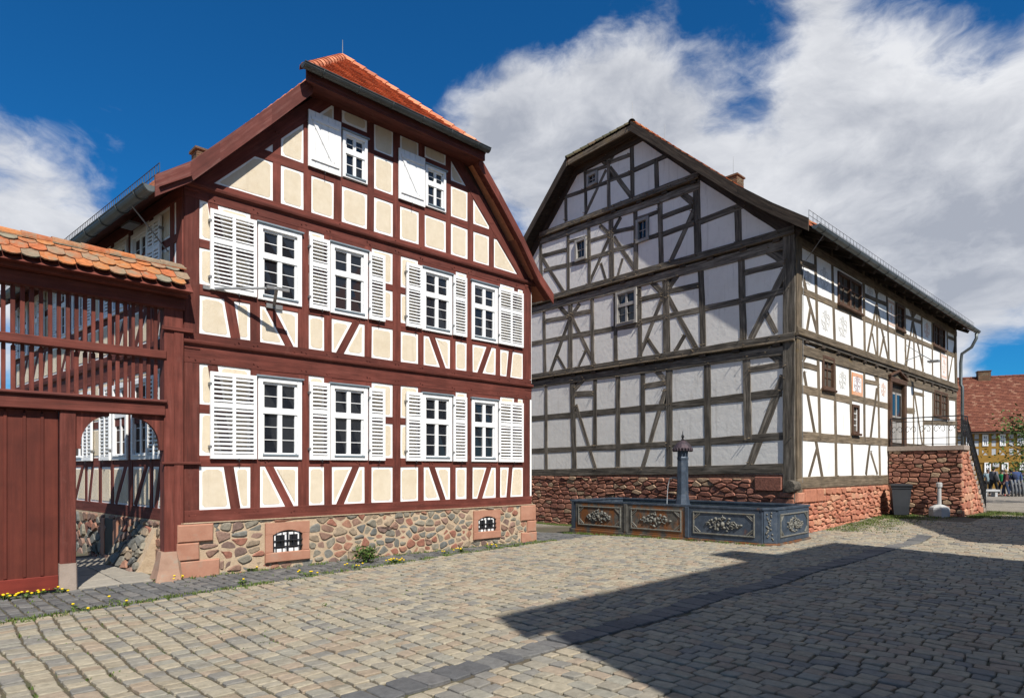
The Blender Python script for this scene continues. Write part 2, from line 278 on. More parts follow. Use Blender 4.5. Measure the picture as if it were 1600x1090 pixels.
# ------------------------------------------------------------------ helpers
BASE = {}
class MB:
    """collects faces in world coordinates; build() links them as ONE mesh object"""
    def __init__(s): s.v = []; s.f = []; s.m = []; s.g = []
    def add(s, vs, fs, m=0, gr=None):
        o = len(s.v); s.v += [tuple(p) for p in vs]; s.g += [tuple(q) for q in (gr or vs)]
        for f in fs: s.f.append([i+o for i in f]); s.m.append(m)
        return s
    def ring(s, rings, m=0, cap0=True, cap1=True, gr=None, loop=True):
        n = len(rings[0]); vs = [p for r in rings for p in r]; fs = []
        for k in range(len(rings)-1):
            for i in range(n if loop else n-1):
                j = (i+1) % n
                fs.append((k*n+i, k*n+j, (k+1)*n+j, (k+1)*n+i))
        if cap0: fs.append(tuple(range(n-1, -1, -1)))
        if cap1: fs.append(tuple(range((len(rings)-1)*n, len(rings)*n)))
        return s.add(vs, fs, m, gr)
    def poly(s, F, pts, d0, d1, m=0, ch=0.0, along=None, back=False):
        """prism of a facade polygon, chamfered front edge"""
        if area(pts) < 0: pts = pts[::-1]
        rings = []; gr = []
        a = along or (0.0, 1.0); b = (-a[1], a[0])
        def put(q, d):
            rings.append([F.pt(u, z, d) for u, z in q]); gr.extend([(u*a[0]+z*a[1], u*b[0]+z*b[1], d) for u, z in q])
        put(pts, d0)
        if ch > 0: put(pts, d1-ch); put(inset(pts, ch), d1)
        else: put(pts, d1)
        return s.ring(rings, m, back, True, gr)
    def box(s, F, u0, u1, z0, z1, d0, d1, m=0, ch=0.0):
        L = (u1-u0, z1-z0, abs(d1-d0)); al = (1.0, 0.0) if L[0] >= L[1] else (0.0, 1.0)
        return s.poly(F, [(u0, z0), (u1, z0), (u1, z1), (u0, z1)], d0, d1, m, ch, al, True)
    def strip(s, F, p0, p1, w, d0, d1, m=0, ch=0.0, seg=1, jit=0.0):
        """a timber from p0 to p1 in facade coordinates"""
        p0 = V(p0); p1 = V(p1); t = (p1-p0); L = t.length; t.normalize(); n = V((-t.y, t.x))
        rings = []; gr = []
        for k in range(seg+1):
            c = p0 + t*(L*k/seg); jl = R(-jit, jit); jr = R(-jit, jit)
            A = c - n*(w/2+jl); B = c + n*(w/2+jr)
            prof = [(A, d0), (A, d1-ch), (A+n*ch, d1), (B-n*ch, d1), (B, d1-ch), (B, d0)] if ch > 0 else [(A, d0), (A, d1), (B, d1), (B, d0)]
            rings.append([F.pt(q.x, q.y, d) for q, d in prof]); gr.extend([(L*k/seg, (q-c).dot(n), d) for q, d in prof])
        return s.ring(rings, m, True, True, gr)
    def bar(s, p0, p1, w, h, m=0, up=V((0, 0, 1))):
        p0 = V(p0); p1 = V(p1); t = (p1-p0).normalized()
        sx = t.cross(up)
        if sx.length < 1e-4: sx = t.cross(V((1, 0, 0)))
        sx.normalize(); sy = sx.cross(t)
        o = [sx*(-w/2)+sy*(-h/2), sx*(w/2)+sy*(-h/2), sx*(w/2)+sy*(h/2), sx*(-w/2)+sy*(h/2)]
        L = (p1-p0).length
        gr = [(0, a.dot(sx), a.dot(sy)) for a in o]+[(L, a.dot(sx), a.dot(sy)) for a in o]
        return s.ring([[p0+a for a in o], [p1+a for a in o]], m, gr=gr)
    def tube(s, pts, r, n=6, m=0, cap=True):
        pts = [V(p) for p in pts]; rs = r if isinstance(r, (list, tuple)) else [r]*len(pts); rings = []
        ref = None
        for i, p in enumerate(pts):
            t = (pts[min(i+1, len(pts)-1)]-pts[max(i-1, 0)]).normalized()
            if ref is None: ref = V((0, 0, 1)) if abs(t.z) < 0.9 else V((1, 0, 0))
            sx = t.cross(ref).normalized(); sy = sx.cross(t); ref = -sy if False else sy
            rings.append([p+sx*(rs[i]*math.cos(k*2*math.pi/n))+sy*(rs[i]*math.sin(k*2*math.pi/n)) for k in range(n)])
        return s.ring(rings, m, cap, cap)
    def lathe(s, c, prof, n=12, m=0, rot=0.0):
        c = V(c)
        rings = [[c+V((r*math.cos(rot+k*2*math.pi/n), r*math.sin(rot+k*2*math.pi/n), z)) for k in range(n)] for r, z in prof]
        return s.ring(rings, m)
    def ball(s, c, r, m=0, n=8, sc=(1, 1, 1)):
        c = V(c); h = n//2
        rings = [[c+V((r*sc[0]*math.sin(math.pi*(k+0.15)/(h+0.3))*math.cos(i*2*math.pi/n), r*sc[1]*math.sin(math.pi*(k+0.15)/(h+0.3))*math.sin(i*2*math.pi/n), -r*sc[2]*math.cos(math.pi*(k+0.15)/(h+0.3)))) for i in range(n)] for k in range(h+1)]
        return s.ring(rings, m)
    def build(s, name, mats, parent=None, smooth=False, kind=None):
        base = BASE.get(parent.name, V((0, 0, 0))) if parent else V((0, 0, 0))
        me = bpy.data.meshes.new(name)
        me.from_pydata([(p[0]-base.x, p[1]-base.y, p[2]-base.z) for p in s.v], [], s.f)
        mats = mats if isinstance(mats, (list, tuple)) else [mats]
        for k in mats: me.materials.append(M[k])
        if len(mats) > 1: me.polygons.foreach_set('material_index', s.m)
        at = me.attributes.new('gr', 'FLOAT_VECTOR', 'POINT')
        at.data.foreach_set('vector', [c for q in s.g for c in q])
        if smooth: me.polygons.foreach_set('use_smooth', [True]*len(s.f))
        o = bpy.data.objects.new(name, me); COL.objects.link(o)
        if parent: o.parent = parent; BASE[o.name] = base
        if kind: o['kind'] = kind
        return o
def area(p): return 0.5*sum(p[i][0]*p[(i+1) % len(p)][1]-p[(i+1) % len(p)][0]*p[i][1] for i in range(len(p)))
def inset(p, c):
    """inset a CCW convex polygon"""
    n = len(p); out_ = []
    for i in range(n):
        a = V(p[i-1]); b = V(p[i]); q = V(p[(i+1) % n])
        t0 = (b-a); t1 = (q-b)
        if t0.length < 1e-6 or t1.length < 1e-6: out_.append(tuple(b)); continue
        t0.normalize(); t1.normalize(); n0 = V((-t0.y, t0.x)); n1 = V((-t1.y, t1.x))
        den = 1+n0.dot(n1)
        k = (n0+n1)/max(den, 0.35)
        out_.append(tuple(b+k*c))
    return out_
def clip(poly, a, b, c):
    """keep a*x+b*y<=c"""
    o = []
    for i in range(len(poly)):
        p, q = poly[i], poly[(i+1) % len(poly)]
        dp = a*p[0]+b*p[1]-c; dq = a*q[0]+b*q[1]-c
        if dp <= 0: o.append(p)
        if dp*dq < 0:
            t = dp/(dp-dq); o.append((p[0]+(q[0]-p[0])*t, p[1]+(q[1]-p[1])*t))
    return o
class Frame:
    """a facade: u along it, z up, d out of it"""
    def __init__(s, px, depth, vp, z0=0.0):
        s.O = V(((px-800)/1000*depth, depth, 0)); s.u = V(((vp-800)/1000, 1, 0)).normalized()
        n = V((s.u.y, -s.u.x, 0)); s.n = n if n.dot(s.O) < 0 else -n
    def pt(s, u, z, d=0.0): return s.O+s.u*u+s.n*d+V((0, 0, z))
    def uz(s, px, py, d=0.0):
        r = V(((px-800)/1000, 1, (733-py)/1000)); o = s.O+s.n*d
        P = r*(o.dot(s.n)/r.dot(s.n))+V((0, 0, EYE)); return ((P-s.O).dot(s.u), P.z)
    @classmethod
    def at(c, O, u, n=None):
        f = c.__new__(c); f.O = V(O); f.u = V(u).normalized(); f.n = V(n).normalized() if n else V((f.u.y, -f.u.x, 0)); return f
def thing(name, label, cat, loc, group=None):
    o = bpy.data.objects.new(name, None); COL.objects.link(o); o.location = loc; o.empty_display_size = 0.2
    BASE[o.name] = V(loc); o['label'] = label; o['category'] = cat
    if group: o['group'] = group
    return o
def tag(o, label, cat, group=None):
    o['label'] = label; o['category'] = cat
    if group: o['group'] = group
    return o
def inst(name, me, parent, mat):
    o = bpy.data.objects.new(name, me); COL.objects.link(o); o.parent = parent
    b = BASE[parent.name]; BASE[o.name] = b
    o.matrix_local = Matrix.Translation(-b) @ mat
    return o
def fmat(F, u, z, d):
    """local x along u, y out of the wall, z up"""
    p = F.pt(u, z, d); m = Matrix((F.u.to_4d(), F.n.to_4d(), V((0, 0, 1, 0)), V((0, 0, 0, 1)))).transposed()
    m[0][3], m[1][3], m[2][3] = p; m[3] = (0, 0, 0, 1)
    return m
LOCF = Frame.at((0, 0, 0), (1, 0, 0), (0, 1, 0))
def cells(region, strips, holes, res=0.016, minarea=0.006):
    """panels left between the timbers of a wall: convex polygons"""
    us = [p[0] for p in region]; zs = [p[1] for p in region]
    u0, z0 = min(us), min(zs); W = int((max(us)-u0)/res)+1; H = int((max(zs)-z0)/res)+1
    X = u0+(np.arange(W)+0.5)*res; Z = z0+(np.arange(H)+0.5)*res
    gx, gz_ = np.meshgrid(X, Z)
    def fill(p):
        if area(p) < 0: p = p[::-1]
        m = np.ones(gx.shape, bool)
        for i in range(len(p)):
            a, b = p[i], p[(i+1) % len(p)]
            m &= ((b[0]-a[0])*(gz_-a[1])-(b[1]-a[1])*(gx-a[0])) >= 0
        return m
    free = fill(region)
    for p in strips: free &= ~fill(p)
    for p in holes: free &= ~fill(p)
    lab = np.zeros(free.shape, np.int32); fr = free.tolist(); seen = [[False]*W for _ in range(H)]; res_ = []
    for j in range(H):
        for i in range(W):
            if fr[j][i] and not seen[j][i]:
                st = [(j, i)]; seen[j][i] = True; rows = {}
                cnt = 0
                while st:
                    y, x = st.pop(); cnt += 1
                    r = rows.get(y)
                    if r is None: rows[y] = [x, x]
                    else:
                        if x < r[0]: r[0] = x
                        if x > r[1]: r[1] = x
                    for yy, xx in ((y+1, x), (y-1, x), (y, x+1), (y, x-1)):
                        if 0 <= yy < H and 0 <= xx < W and fr[yy][xx] and not seen[yy][xx]: seen[yy][xx] = True; st.append((yy, xx))
                if cnt*res*res < minarea: continue
                pts = []
                for y, (a, b) in rows.items():
                    for yy in (y, y+1): pts += [(u0+a*res, z0+yy*res), (u0+(b+1)*res, z0+yy*res)]
                res_.append(simplify(hull(pts), res*0.8))
    out_ = []
    for p in res_:                                       # a panel that runs round an opening is split beside it
        todo = [p]
        for hp_ in holes:
            a, b = min(q[0] for q in hp_), max(q[0] for q in hp_); c, d = min(q[1] for q in hp_), max(q[1] for q in hp_); nxt = []
            for q in todo:
                m = clip(clip(clip(clip(q, 1, 0, b), -1, 0, -a), 0, 1, d), 0, -1, -c)
                if len(m) < 3 or abs(area(m)) < 0.004: nxt.append(q); continue
                md = clip(clip(q, 1, 0, b), -1, 0, -a)
                nxt += [r for r in (clip(q, 1, 0, a), clip(q, -1, 0, -b), clip(md, 0, 1, c), clip(md, 0, -1, -d)) if len(r) > 2 and abs(area(r)) > 0.006]
            todo = nxt
        out_ += todo
    return out_
def hull(pts):
    pts = sorted(set(pts))
    def half(ps):
        o = []
        for p in ps:
            while len(o) > 1 and (o[-1][0]-o[-2][0])*(p[1]-o[-2][1])-(o[-1][1]-o[-2][1])*(p[0]-o[-2][0]) <= 0: o.pop()
            o.append(p)
        return o
    a = half(pts); b = half(pts[::-1]); return a[:-1]+b[:-1]
def simplify(p, tol):
    p = list(p); ch = True
    while ch and len(p) > 3:
        ch = False; best = None
        for i in range(len(p)):
            a = V(p[i-1]); b = V(p[i]); c = V(p[(i+1) % len(p)]); ac = c-a
            d = abs(ac.x*(b.y-a.y)-ac.y*(b.x-a.x))/max(ac.length, 1e-6)
            if best is None or d < best[0]: best = (d, i)
        if best[0] < tol: p.pop(best[1]); ch = True
    return p
def quad(p0, p1, w):
    p0 = V(p0); p1 = V(p1); t = (p1-p0).normalized(); n = V((-t.y, t.x))*(w/2)
    return [tuple(p0-n), tuple(p1-n), tuple(p1+n), tuple(p0+n)]
def voronoi(pts, box, aspect=1.4):
    out_ = []
    P = [(x/aspect, y) for x, y in pts]
    for i, (x, y) in enumerate(P):
        c = [(box[0]/aspect, box[2]), (box[1]/aspect, box[2]), (box[1]/aspect, box[3]), (box[0]/aspect, box[3])]
        for j, (a, b) in sorted(enumerate(P), key=lambda t: (t[1][0]-x)**2+(t[1][1]-y)**2)[1:24]:
            nx, ny = a-x, b-y; c = clip(c, nx, ny, (a*a+b*b-x*x-y*y)/2)
            if len(c) < 3: break
        if len(c) >= 3: out_.append([(q[0]*aspect, q[1]) for q in c])
    return out_
def chaikin(p, k=0.25):
    o = []
    for i in range(len(p)):
        a = V(p[i]); b = V(p[(i+1) % len(p)]); o += [tuple(a.lerp(b, k)), tuple(a.lerp(b, 1-k))]
    return o
def rubble_points(box, n, seed):
    rnd = random.Random(seed); pts = []
    for _ in range(n):
        best = None
        for _ in range(8):
            p = (rnd.uniform(box[0], box[1]), rnd.uniform(box[2], box[3]))
            d = min([((p[0]-q[0])/1.4)**2+(p[1]-q[1])**2 for q in pts] or [9]) * rnd.uniform(0.5, 1.0)
            if best is None or d > best[0]: best = (d, p)
        pts.append(best[1])
    return pts
def stone(F, poly, d0, d1, bev, mat, parent, mb=None, wob=0.012, name='stone'):
    if area(poly) < 0: poly = poly[::-1]
    own = mb is None; mb = mb or MB()
    top = inset(poly, bev)
    if area(top) <= 0.0002: return None
    k = R(0.4, 0.7)
    dd = d1+R(-wob, wob); tu, tz = R(-.06, .06), R(-.06, .06); cx = sum(p[0] for p in poly)/len(poly); cz = sum(p[1] for p in poly)/len(poly)
    mid = inset(poly, bev*0.3)
    f = lambda q, d: [F.pt(u, z, d+tu*(u-cx)+tz*(z-cz)) for u, z in q]
    mb.ring([[F.pt(u, z, d0) for u, z in poly], f(mid, d0+(dd-d0)*0.65), f(top, dd)], cap0=False)
    if own: return mb.build(name, mat, parent)
def coursed(F, u0, u1, z0, z1, hs, ls, mat, parent, d0, d1, limit, gap=0.012, holes=(), seed=1, rowfun=None, bev=0.022):
    """coursed rubble: one object per stone, the rest joined"""
    rnd = random.Random(seed); z = z1; cnt = 0; rest = MB(); polys = []; pts = []
    rows_ = []
    while z > z0:
        h = rnd.uniform(*hs); rows_.append((z-h, z)); z -= h
    for a, b in rows_:
        u = u0-0.2
        while u < u1+0.2:
            l = rnd.uniform(*ls)*(1.35 if rnd.random() < 0.12 else 1)
            if rnd.random() < 0.16: pts += [(u+l/2+rnd.uniform(-.03, .03), a+(b-a)*.22), (u+l/2+rnd.uniform(-.03, .03), a+(b-a)*.78)]
            else: pts.append((u+l/2, (a+b)/2+rnd.uniform(-.028, .028)))
            u += l
    for q in voronoi(pts, (u0, u1, z0, z1), 1.9):
        if area(q) < 0: q = q[::-1]
        cx = sum(t[0] for t in q)/len(q); cz = sum(t[1] for t in q)/len(q); bad = False
        for hx0, hx1, hz0, hz1 in holes:
            if hx0-.02 < cx < hx1+.02 and hz0-.02 < cz < hz1+.02: bad = True; break
            if min(t[0] for t in q) < hx1 and max(t[0] for t in q) > hx0 and min(t[1] for t in q) < hz1 and max(t[1] for t in q) > hz0:
                q = max((clip(q, *o) for o in [(-1, 0, -hx1-.008), (1, 0, hx0-.008), (0, -1, -hz1-.008), (0, 1, hz0-.008)]), key=lambda t: area(t) if len(t) > 2 else 0)
        if bad or len(q) < 3: continue
        q = inset(q, gap*rnd.uniform(.3, .7))
        if len(q) > 2 and area(q) > .002: polys.append([(x+rnd.uniform(-.008, .008), y+rnd.uniform(-.008, .008)) for x, y in q])
    if rowfun: polys = [rowfun(q) for q in polys]; polys = [q for q in polys if len(q) > 2 and abs(area(q)) > 0.003]
    for q in polys:
        q = chaikin(q if area(q) > 0 else q[::-1], rnd.uniform(.10, .22))
        if cnt < limit: stone(F, q, d0, d1, bev, mat, parent, None, 0.018); cnt += 1
        else: stone(F, q, d0, d1, bev, mat, parent, rest, 0.018)
    if rest.v: rest.build('stone', mat, parent, kind='stuff')
def gz(x, y):
    """height of the ground"""
    p = V((x, y, 0))-FS.O; s = p.dot(FS.u); g = p.dot(FS.n)
    t = min(max((s+1.0)/10, 0), 1); t = t*t*(3-2*t)
    fade = min(max((9-g)/7, 0), 1)
    dip = -0.37*math.exp(-((x-1)**2+(y-25)**2)/37.0)
    return dip+0.22*t*(0.35+0.65*fade)
FL = Frame(287, 10.25, 1820)
FLS = Frame(287, 10.25, -350)
FG = Frame(1243, 17.0, 20)
FS = Frame(1243, 17.0, 1846)
E_A = V((0.714, 0.700, 0)); E_L = V((-0.700, 0.714, 0))
def al(a, l): p = E_A*a+E_L*l; return p.x, p.y
# ------------------------------------------------------------------ red half-timbered house
RH = thing('timbered_house', 'red and cream half-timbered house with white louvred shutters and hipped orange tiled gable', 'house', FL.pt(4, 0, 0))
HOUSE_LEN = 11.0
def Lp(u, z, b=0.0, d=0.0): return FL.pt(u, z, d)+FLS.u*b
W0 = [(0.0, -0.3), (8.01, -0.3), (8.01, 6.4), (5.95, 8.7), (2.1, 8.7), (0.0, 6.4)]
mb = MB()
mb.ring([[Lp(u, z, 0.05) for u, z in W0], [Lp(u, z, HOUSE_LEN) for u, z in W0]])
mb.build('wall', 'core', RH)
# timbers of the street front: (p0, p1, width, kind)
LT = []
def Lt(kind, u0, z0, u1, z1, w): LT.append((kind, (u0, z0), (u1, z1), w))
Lt('sill_beam', 0, 0.99, 8.01, 0.99, 0.20)
Lt('tie_beam', 0, 3.615, 8.01, 3.615, 0.29)
Lt('tie_beam', 0, 3.885, 8.01, 3.885, 0.15)
Lt('tie_beam', 0, 6.225, 8.01, 6.225, 0.19)
Lt('tie_beam', -0.15, 6.405, 8.16, 6.405, 0.13)
PO = [(1.061, 1.232), (1.923, 2.134), (2.44, 2.598), (3.30, 3.46), (3.955, 4.149), (4.587, 4.733), (5.446, 5.607), (5.922, 6.097), (6.817, 6.961)]
for z0, z1 in ((1.09, 3.47), (3.96, 6.13)):
    Lt('post', 0.117, z0, 0.117, z1, 0.236); Lt('post', 7.868, z0, 7.868, z1, 0.286)
    for a, b in PO: Lt('post', (a+b)/2, z0, (a+b)/2, z1, b-a)
    r1 = z0+0.80-(0.085 if z0 > 3 else 0); m1 = z0+1.65-(0.18 if z0 > 3 else 0)
    for a, b in [(0.235, 1.061)]+[(PO[i][1], PO[i+1][0]) for i in range(8)]+[(6.961, 7.725)]:
        Lt('rail', a, r1, b, r1, 0.18)
    for a, b in [(0.235, 1.061), (2.134, 2.44), (3.46, 3.955), (4.149, 4.587), (5.607, 5.922), (6.961, 7.725)]:
        Lt('rail', a, m1, b, m1, 0.14)
    zt, zb = r1-0.09, z0
    for (a, b) in ((1.38, 1.78), (3.125, 2.755), (4.94, 5.26), (6.62, 6.31)): Lt('brace', a, zt+0.03, b, zb-0.03, 0.145)
    Lt('brace', 0.44, z1, 0.815, zb, 0.165); Lt('brace', 7.50, z1, 7.235, zb, 0.135)
for u_ in (1.185, 2.555, 4.68, 6.05):
    for z_ in (3.43, 6.085): Lt('rail', u_-.03, z_, u_+.83, z_, 0.10)
for a, b, z0, z1 in [(1.456, 1.609, 6.47, 7.62), (2.03, 2.182, 6.47, 8.10), (2.637, 2.808, 6.47, 8.7), (3.358, 3.515, 6.47, 8.7), (3.962, 4.131, 6.47, 8.7), (4.60, 4.757, 6.47, 8.7), (5.328, 5.472, 6.47, 8.7), (5.951, 6.122, 6.47, 8.0), (6.602, 6.757, 6.47, 7.4)]:
    Lt('post', (a+b)/2, z0, (a+b)/2, z1, b-a)
Lt('rail', 1.0, 7.235, 7.0, 7.235, 0.17)
Lt('rail', 3.515, 8.04, 3.962, 8.04, 0.10); Lt('rail', 5.472, 8.04, 5.97, 8.04, 0.12)
Lt('rail', 2.808, 8.29, 3.358, 8.29, 0.16); Lt('rail', 4.757, 8.29, 5.328, 8.29, 0.16)
Lt('hip_plate', 2.3, 8.72, 5.75, 8.72, 0.14)
Lt('rafter', 0.10, 6.30, 2.55, 8.75, 0.27); Lt('rafter', 7.93, 6.27, 5.47, 8.73, 0.27)
region = [(0.0, 0.9), (8.01, 0.9), (8.01, 6.3), (5.6, 8.72), (2.45, 8.72), (0.0, 6.3)]
WINS = [(1.185, 1.925), (2.555, 1.925), (4.68, 1.925), (6.05, 1.925), (1.185, 4.69), (2.555, 4.69), (4.68, 4.69), (6.05, 4.69)]
WW, WH = 0.80, 1.43
holes = [[(u, z), (u+WW, z), (u+WW, z+WH+.04-(0.11 if z > 3 else 0)), (u, z+WH+.04-(0.11 if z > 3 else 0))] for u, z in WINS]
GWIN = [(2.812, 7.325, 0.54, 0.885), (4.76, 7.325, 0.55, 0.885)]
holes += [[(u, z), (u+w_, z), (u+w_, z+h_), (u, z+h_)] for u, z, w_, h_ in GWIN]
# strips of braces end at the rails; panels are what is left over
for p in cells(region, [quad(a, b, w_) for k, a, b, w_ in LT], holes):
    e = inset(p, -0.012); c = inset(p, R(.036, .05)); mb = MB()
    mb.poly(FL, e, -0.05, 0.006, 0)
    if area(c) > 0.004:
        c2 = []
        for i_ in range(len(c)):
            a_, b_ = V(c[i_]), V(c[(i_+1) % len(c)]); ns = max(1, int((b_-a_).length/.16))
            c2 += [tuple(a_.lerp(b_, q_/ns)+V((R(-.006, .006), R(-.006, .006)))) for q_ in range(ns)]
        c2 = chaikin(c2, 0.2); mb.poly(FL, c2, 0.004, 0.0095, 1, 0.002)
    mb.build('infill_panel', ['border', 'cream'], RH)
DZ = {'post': 0.022, 'rail': 0.019, 'brace': 0.016, 'rafter': 0.028, 'sill_beam': 0.035, 'tie_beam': 0.026, 'hip_plate': 0.025}
for k, a, b, w_ in LT:
    L_ = math.hypot(a[0]-b[0], a[1]-b[1]); MB().strip(FL, a, b, w_, -0.045, DZ[k]+R(-.003, .003), 0, 0.006, max(1, int(L_/.5)), 0.0045).build(k, 'red', RH)
pg = MB()
for k, a, b, w_ in LT:
    if k in ('post', 'brace'):
        t = (V(b)-V(a)).normalized(); n_ = V((-t.y, t.x))
        for q, s_ in ((V(a), 1), (V(b), -1)):
            for o in (-.2, .2):
                p = q+t*(s_*R(-.10, -.05))+n_*(w_*o); pg.tube([FL.pt(p.x, p.y, .02), FL.pt(p.x, p.y, DZ['tie_beam']+.012+R(0, .008))], .011, 6)
pg.build('peg', 'red', RH, kind='stuff')
# the two moulded string courses
for zc, u0, u1 in ((3.79, -0.02, 8.03), (6.325, -0.15, 8.16)):
    mb = MB()
    prof = [(-0.035, 0.0), (-0.035, 0.035), (-0.015, 0.05), (-0.008, 0.075), (0.022, 0.085), (0.045, 0.085), (0.05, 0.0)]
    mb.ring([[FL.pt(u, zc+z, d) for z, d in prof] for u in (u0, u1)], gr=[(u, z, d) for u in (u0, u1) for z, d in prof])
    mb.build('string_course', 'red', RH)
for u in (0.12, 7.9):
    for z in (3.72, 6.27): MB().box(FL, u-0.12, u+0.12, z-0.03, z+0.0, 0.0, 0.04, 0, 0.004).build('iron_strap', 'red', RH)

def casement(F, root, u, z, w_, h_, rows=(1, 2), fr=0.085, mat='white', pane='glass', drip=True, d0=0.0):
    """part window > frame pieces in the part itself, sash, panes, sill, drip_cap"""
    mb = MB()
    for a in ((u, u+fr, z, z+h_), (u+w_-fr, u+w_, z, z+h_), (u+fr, u+w_-fr, z+h_-fr, z+h_), (u+fr, u+w_-fr, z, z+fr*0.95)):
        mb.box(F, *a, -0.05, d0+0.055, 0, 0.007)
    win = mb.build('window', mat, root)
    iu, iw, iz, ih = u+fr, w_-2*fr, z+fr*0.95, h_-1.95*fr
    st = 0.038; mu = 0.085 if w_ > 0.6 else 0.06
    zt = iz+ih*0.605
    mb = MB()
    mb.box(F, iu+iw/2-mu/2, iu+iw/2+mu/2, iz, iz+ih, -0.04, d0+0.022, 0, 0.005)
    mb.box(F, iu, iu+iw, zt-0.05, zt+0.06, -0.04, d0+0.034, 0, 0.006)
    for a in ((iu, iu+st, iz, iz+ih), (iu+iw-st, iu+iw, iz, iz+ih), (iu, iu+iw, iz, iz+st), (iu, iu+iw, iz+ih-st, iz+ih)):
        mb.box(F, *a, -0.042, d0+0.014, 0, 0.004)
    sash = mb.build('sash', mat, win); bars = MB()
    for uu0, uu1 in ((iu+st, iu+iw/2-mu/2), (iu+iw/2+mu/2, iu+iw-st)):
        for (za, zb, n) in ((iz+st, zt-0.05, rows[1]), (zt+0.06, iz+ih-st, rows[0])):
            tl = R(-.008, .008)
            MB().ring([[F.pt(uu0, za, -0.014+tl), F.pt(uu1, za, -0.014-tl), F.pt(uu1, zb, -0.014+tl*0.6), F.pt(uu0, zb, -0.014)], [F.pt(uu0, za, -0.02), F.pt(uu1, za, -0.02), F.pt(uu1, zb, -0.02), F.pt(uu0, zb, -0.02)]]).build('pane', pane, win)
            for k in range(n):
                zz = za+(zb-za)*(k+1)/(n+1); MB().box(F, uu0, uu1, zz-0.006, zz+0.006, -0.03, d0+0.002).build('glazing_bar', mat, win)
    MB().box(F, iu-0.01, iu+iw+0.01, iz-0.012, iz+0.012, 0.0, d0+0.075).build('sill', 'drip' if drip else mat, win)
    if drip: MB().box(F, u-0.03, u+w_+0.03, z+h_, z+h_+0.03, -0.01, d0+0.085, 0, 0.004).build('drip_cap', 'drip', win)
    return win
SLAT = {}
def slat_mesh(l):
    k = round(l, 2)
    if k not in SLAT:
        mb = MB(); a = math.radians(38); t = 0.007; hw = 0.033
        prof = [(-hw, -t), (hw, -t), (hw, t), (-hw, t)]
        pr = [(y*math.cos(a)+z*math.sin(a), z*math.cos(a)-y*math.sin(a)) for y, z in prof]
        mb.ring([[(x, y, z) for y, z in pr] for x in (-k/2, k/2)])
        o = mb.build('slat', 'white'); SLAT[k] = o.data; bpy.data.objects.remove(o)
    return SLAT[k]
def louvre(F, root, u, z, w_, h_, cols=1, d=0.045, joined=False, n=(6, 11), open_=0.0):
    st = 0.055; mb = MB(); t = 0.04
    zr = z+h_*0.62
    for a in ((u, u+st, z, z+h_), (u+w_-st, u+w_, z, z+h_)): mb.box(F, *a, d, d+t, 0, 0.005)
    for a in ((z, z+0.075), (z+h_-0.065, z+h_), (zr-0.04, zr+0.04)): mb.box(F, u+st, u+w_-st, *a, d+0.002, d+t-0.002, 0, 0.004)
    xs = [(u+st, u+w_-st)]
    if cols == 2:
        mb.box(F, u+w_/2-0.028, u+w_/2+0.028, z+0.075, z+h_-0.065, d+0.001, d+t-0.001, 0, 0.004)
        xs = [(u+st, u+w_/2-0.028), (u+w_/2+0.028, u+w_-st)]
    sh = mb.build('shutter', 'white', root)
    js = MB()
    for a, b in xs:
        for (z0, z1, k) in ((zr+0.04, z+h_-0.065, n[0]), (z+0.075, zr-0.04, n[1])):
            for i in range(k):
                zz = z0+(z1-z0)*(i+0.5)/k
                if joined: js.box(F, a, b, zz-0.024, zz+0.012, d+0.008, d+0.03)
                else: inst('slat', slat_mesh(b-a), sh, fmat(F, (a+b)/2, zz, d+t/2))
    if joined: js.build('slat', 'white', sh, kind='stuff')
    hk = MB(); hk.tube([F.pt(u+w_*0.6, z+0.01, d+t), F.pt(u+w_*0.6, z-0.05, d+t+0.01)], 0.008, 5); hk.tube([F.pt(u+w_*0.6-0.035, z-0.02, d+t), F.pt(u+w_*0.6+0.035, z-0.015, d+t)], 0.006, 5)
    hk.build('catch', 'iron', sh)
    for zz in (z+0.2, z+h_-0.2): MB().box(F, u-0.02 if u > 0 else u, u+0.02, zz-0.02, zz+0.02, 0.02, d+t+0.004).build('hinge', 'greymetal', sh)
    return sh
for u, z in WINS:
    hh = WH-(0.11 if z > 3 else 0)
    casement(FL, RH, u, z, WW, hh)
for z, hh in ((1.925, 1.43), (4.70, 1.32)):
    louvre(FL, RH, 0.385, z, 0.765, hh, 2)
    louvre(FL, RH, 2.125, z, 0.40, hh); louvre(FL, RH, 3.375, z, 0.365, hh)
    louvre(FL, RH, 4.255, z, 0.40, hh); louvre(FL, RH, 5.50, z, 0.385, hh)
    louvre(FL, RH, 6.87, z, 0.815, hh, 2)
for u, z, w_, h_ in GWIN: casement(FL, RH, u, z, w_, h_, rows=(1, 1), fr=0.06)
for u, z in ((2.10, 7.29), (4.07, 7.275)):          # the two plank shutters of the attic
    p = MB(); w_, h_ = 0.665, 1.03
    p.box(FL, u, u+w_, z, z+h_, 0.045, 0.055); sh = p.build('plank_shutter', 'white', RH)
    for k in range(5): MB().box(FL, u+w_*k/5+0.003, u+w_*(k+1)/5-0.003, z, z+h_, 0.05, 0.072, 0, 0.003).build('plank', 'white', sh)
    for zz in (z+0.12, z+h_-0.18): MB().box(FL, u+0.05, u+w_-0.05, zz, zz+0.07, 0.072, 0.094, 0, 0.008).build('batten', 'white', sh)
    MB().strip(FL, (u+0.10, z+h_-0.19), (u+w_-0.17, z+0.2), 0.07, 0.072, 0.092, 0, 0.008).build('brace', 'white', sh)
    MB().tube([FL.pt(u+w_*0.48, z+0.0, 0.08), FL.pt(u+w_*0.48, z-0.07, 0.1)], 0.008, 5).build('catch', 'iron', sh)

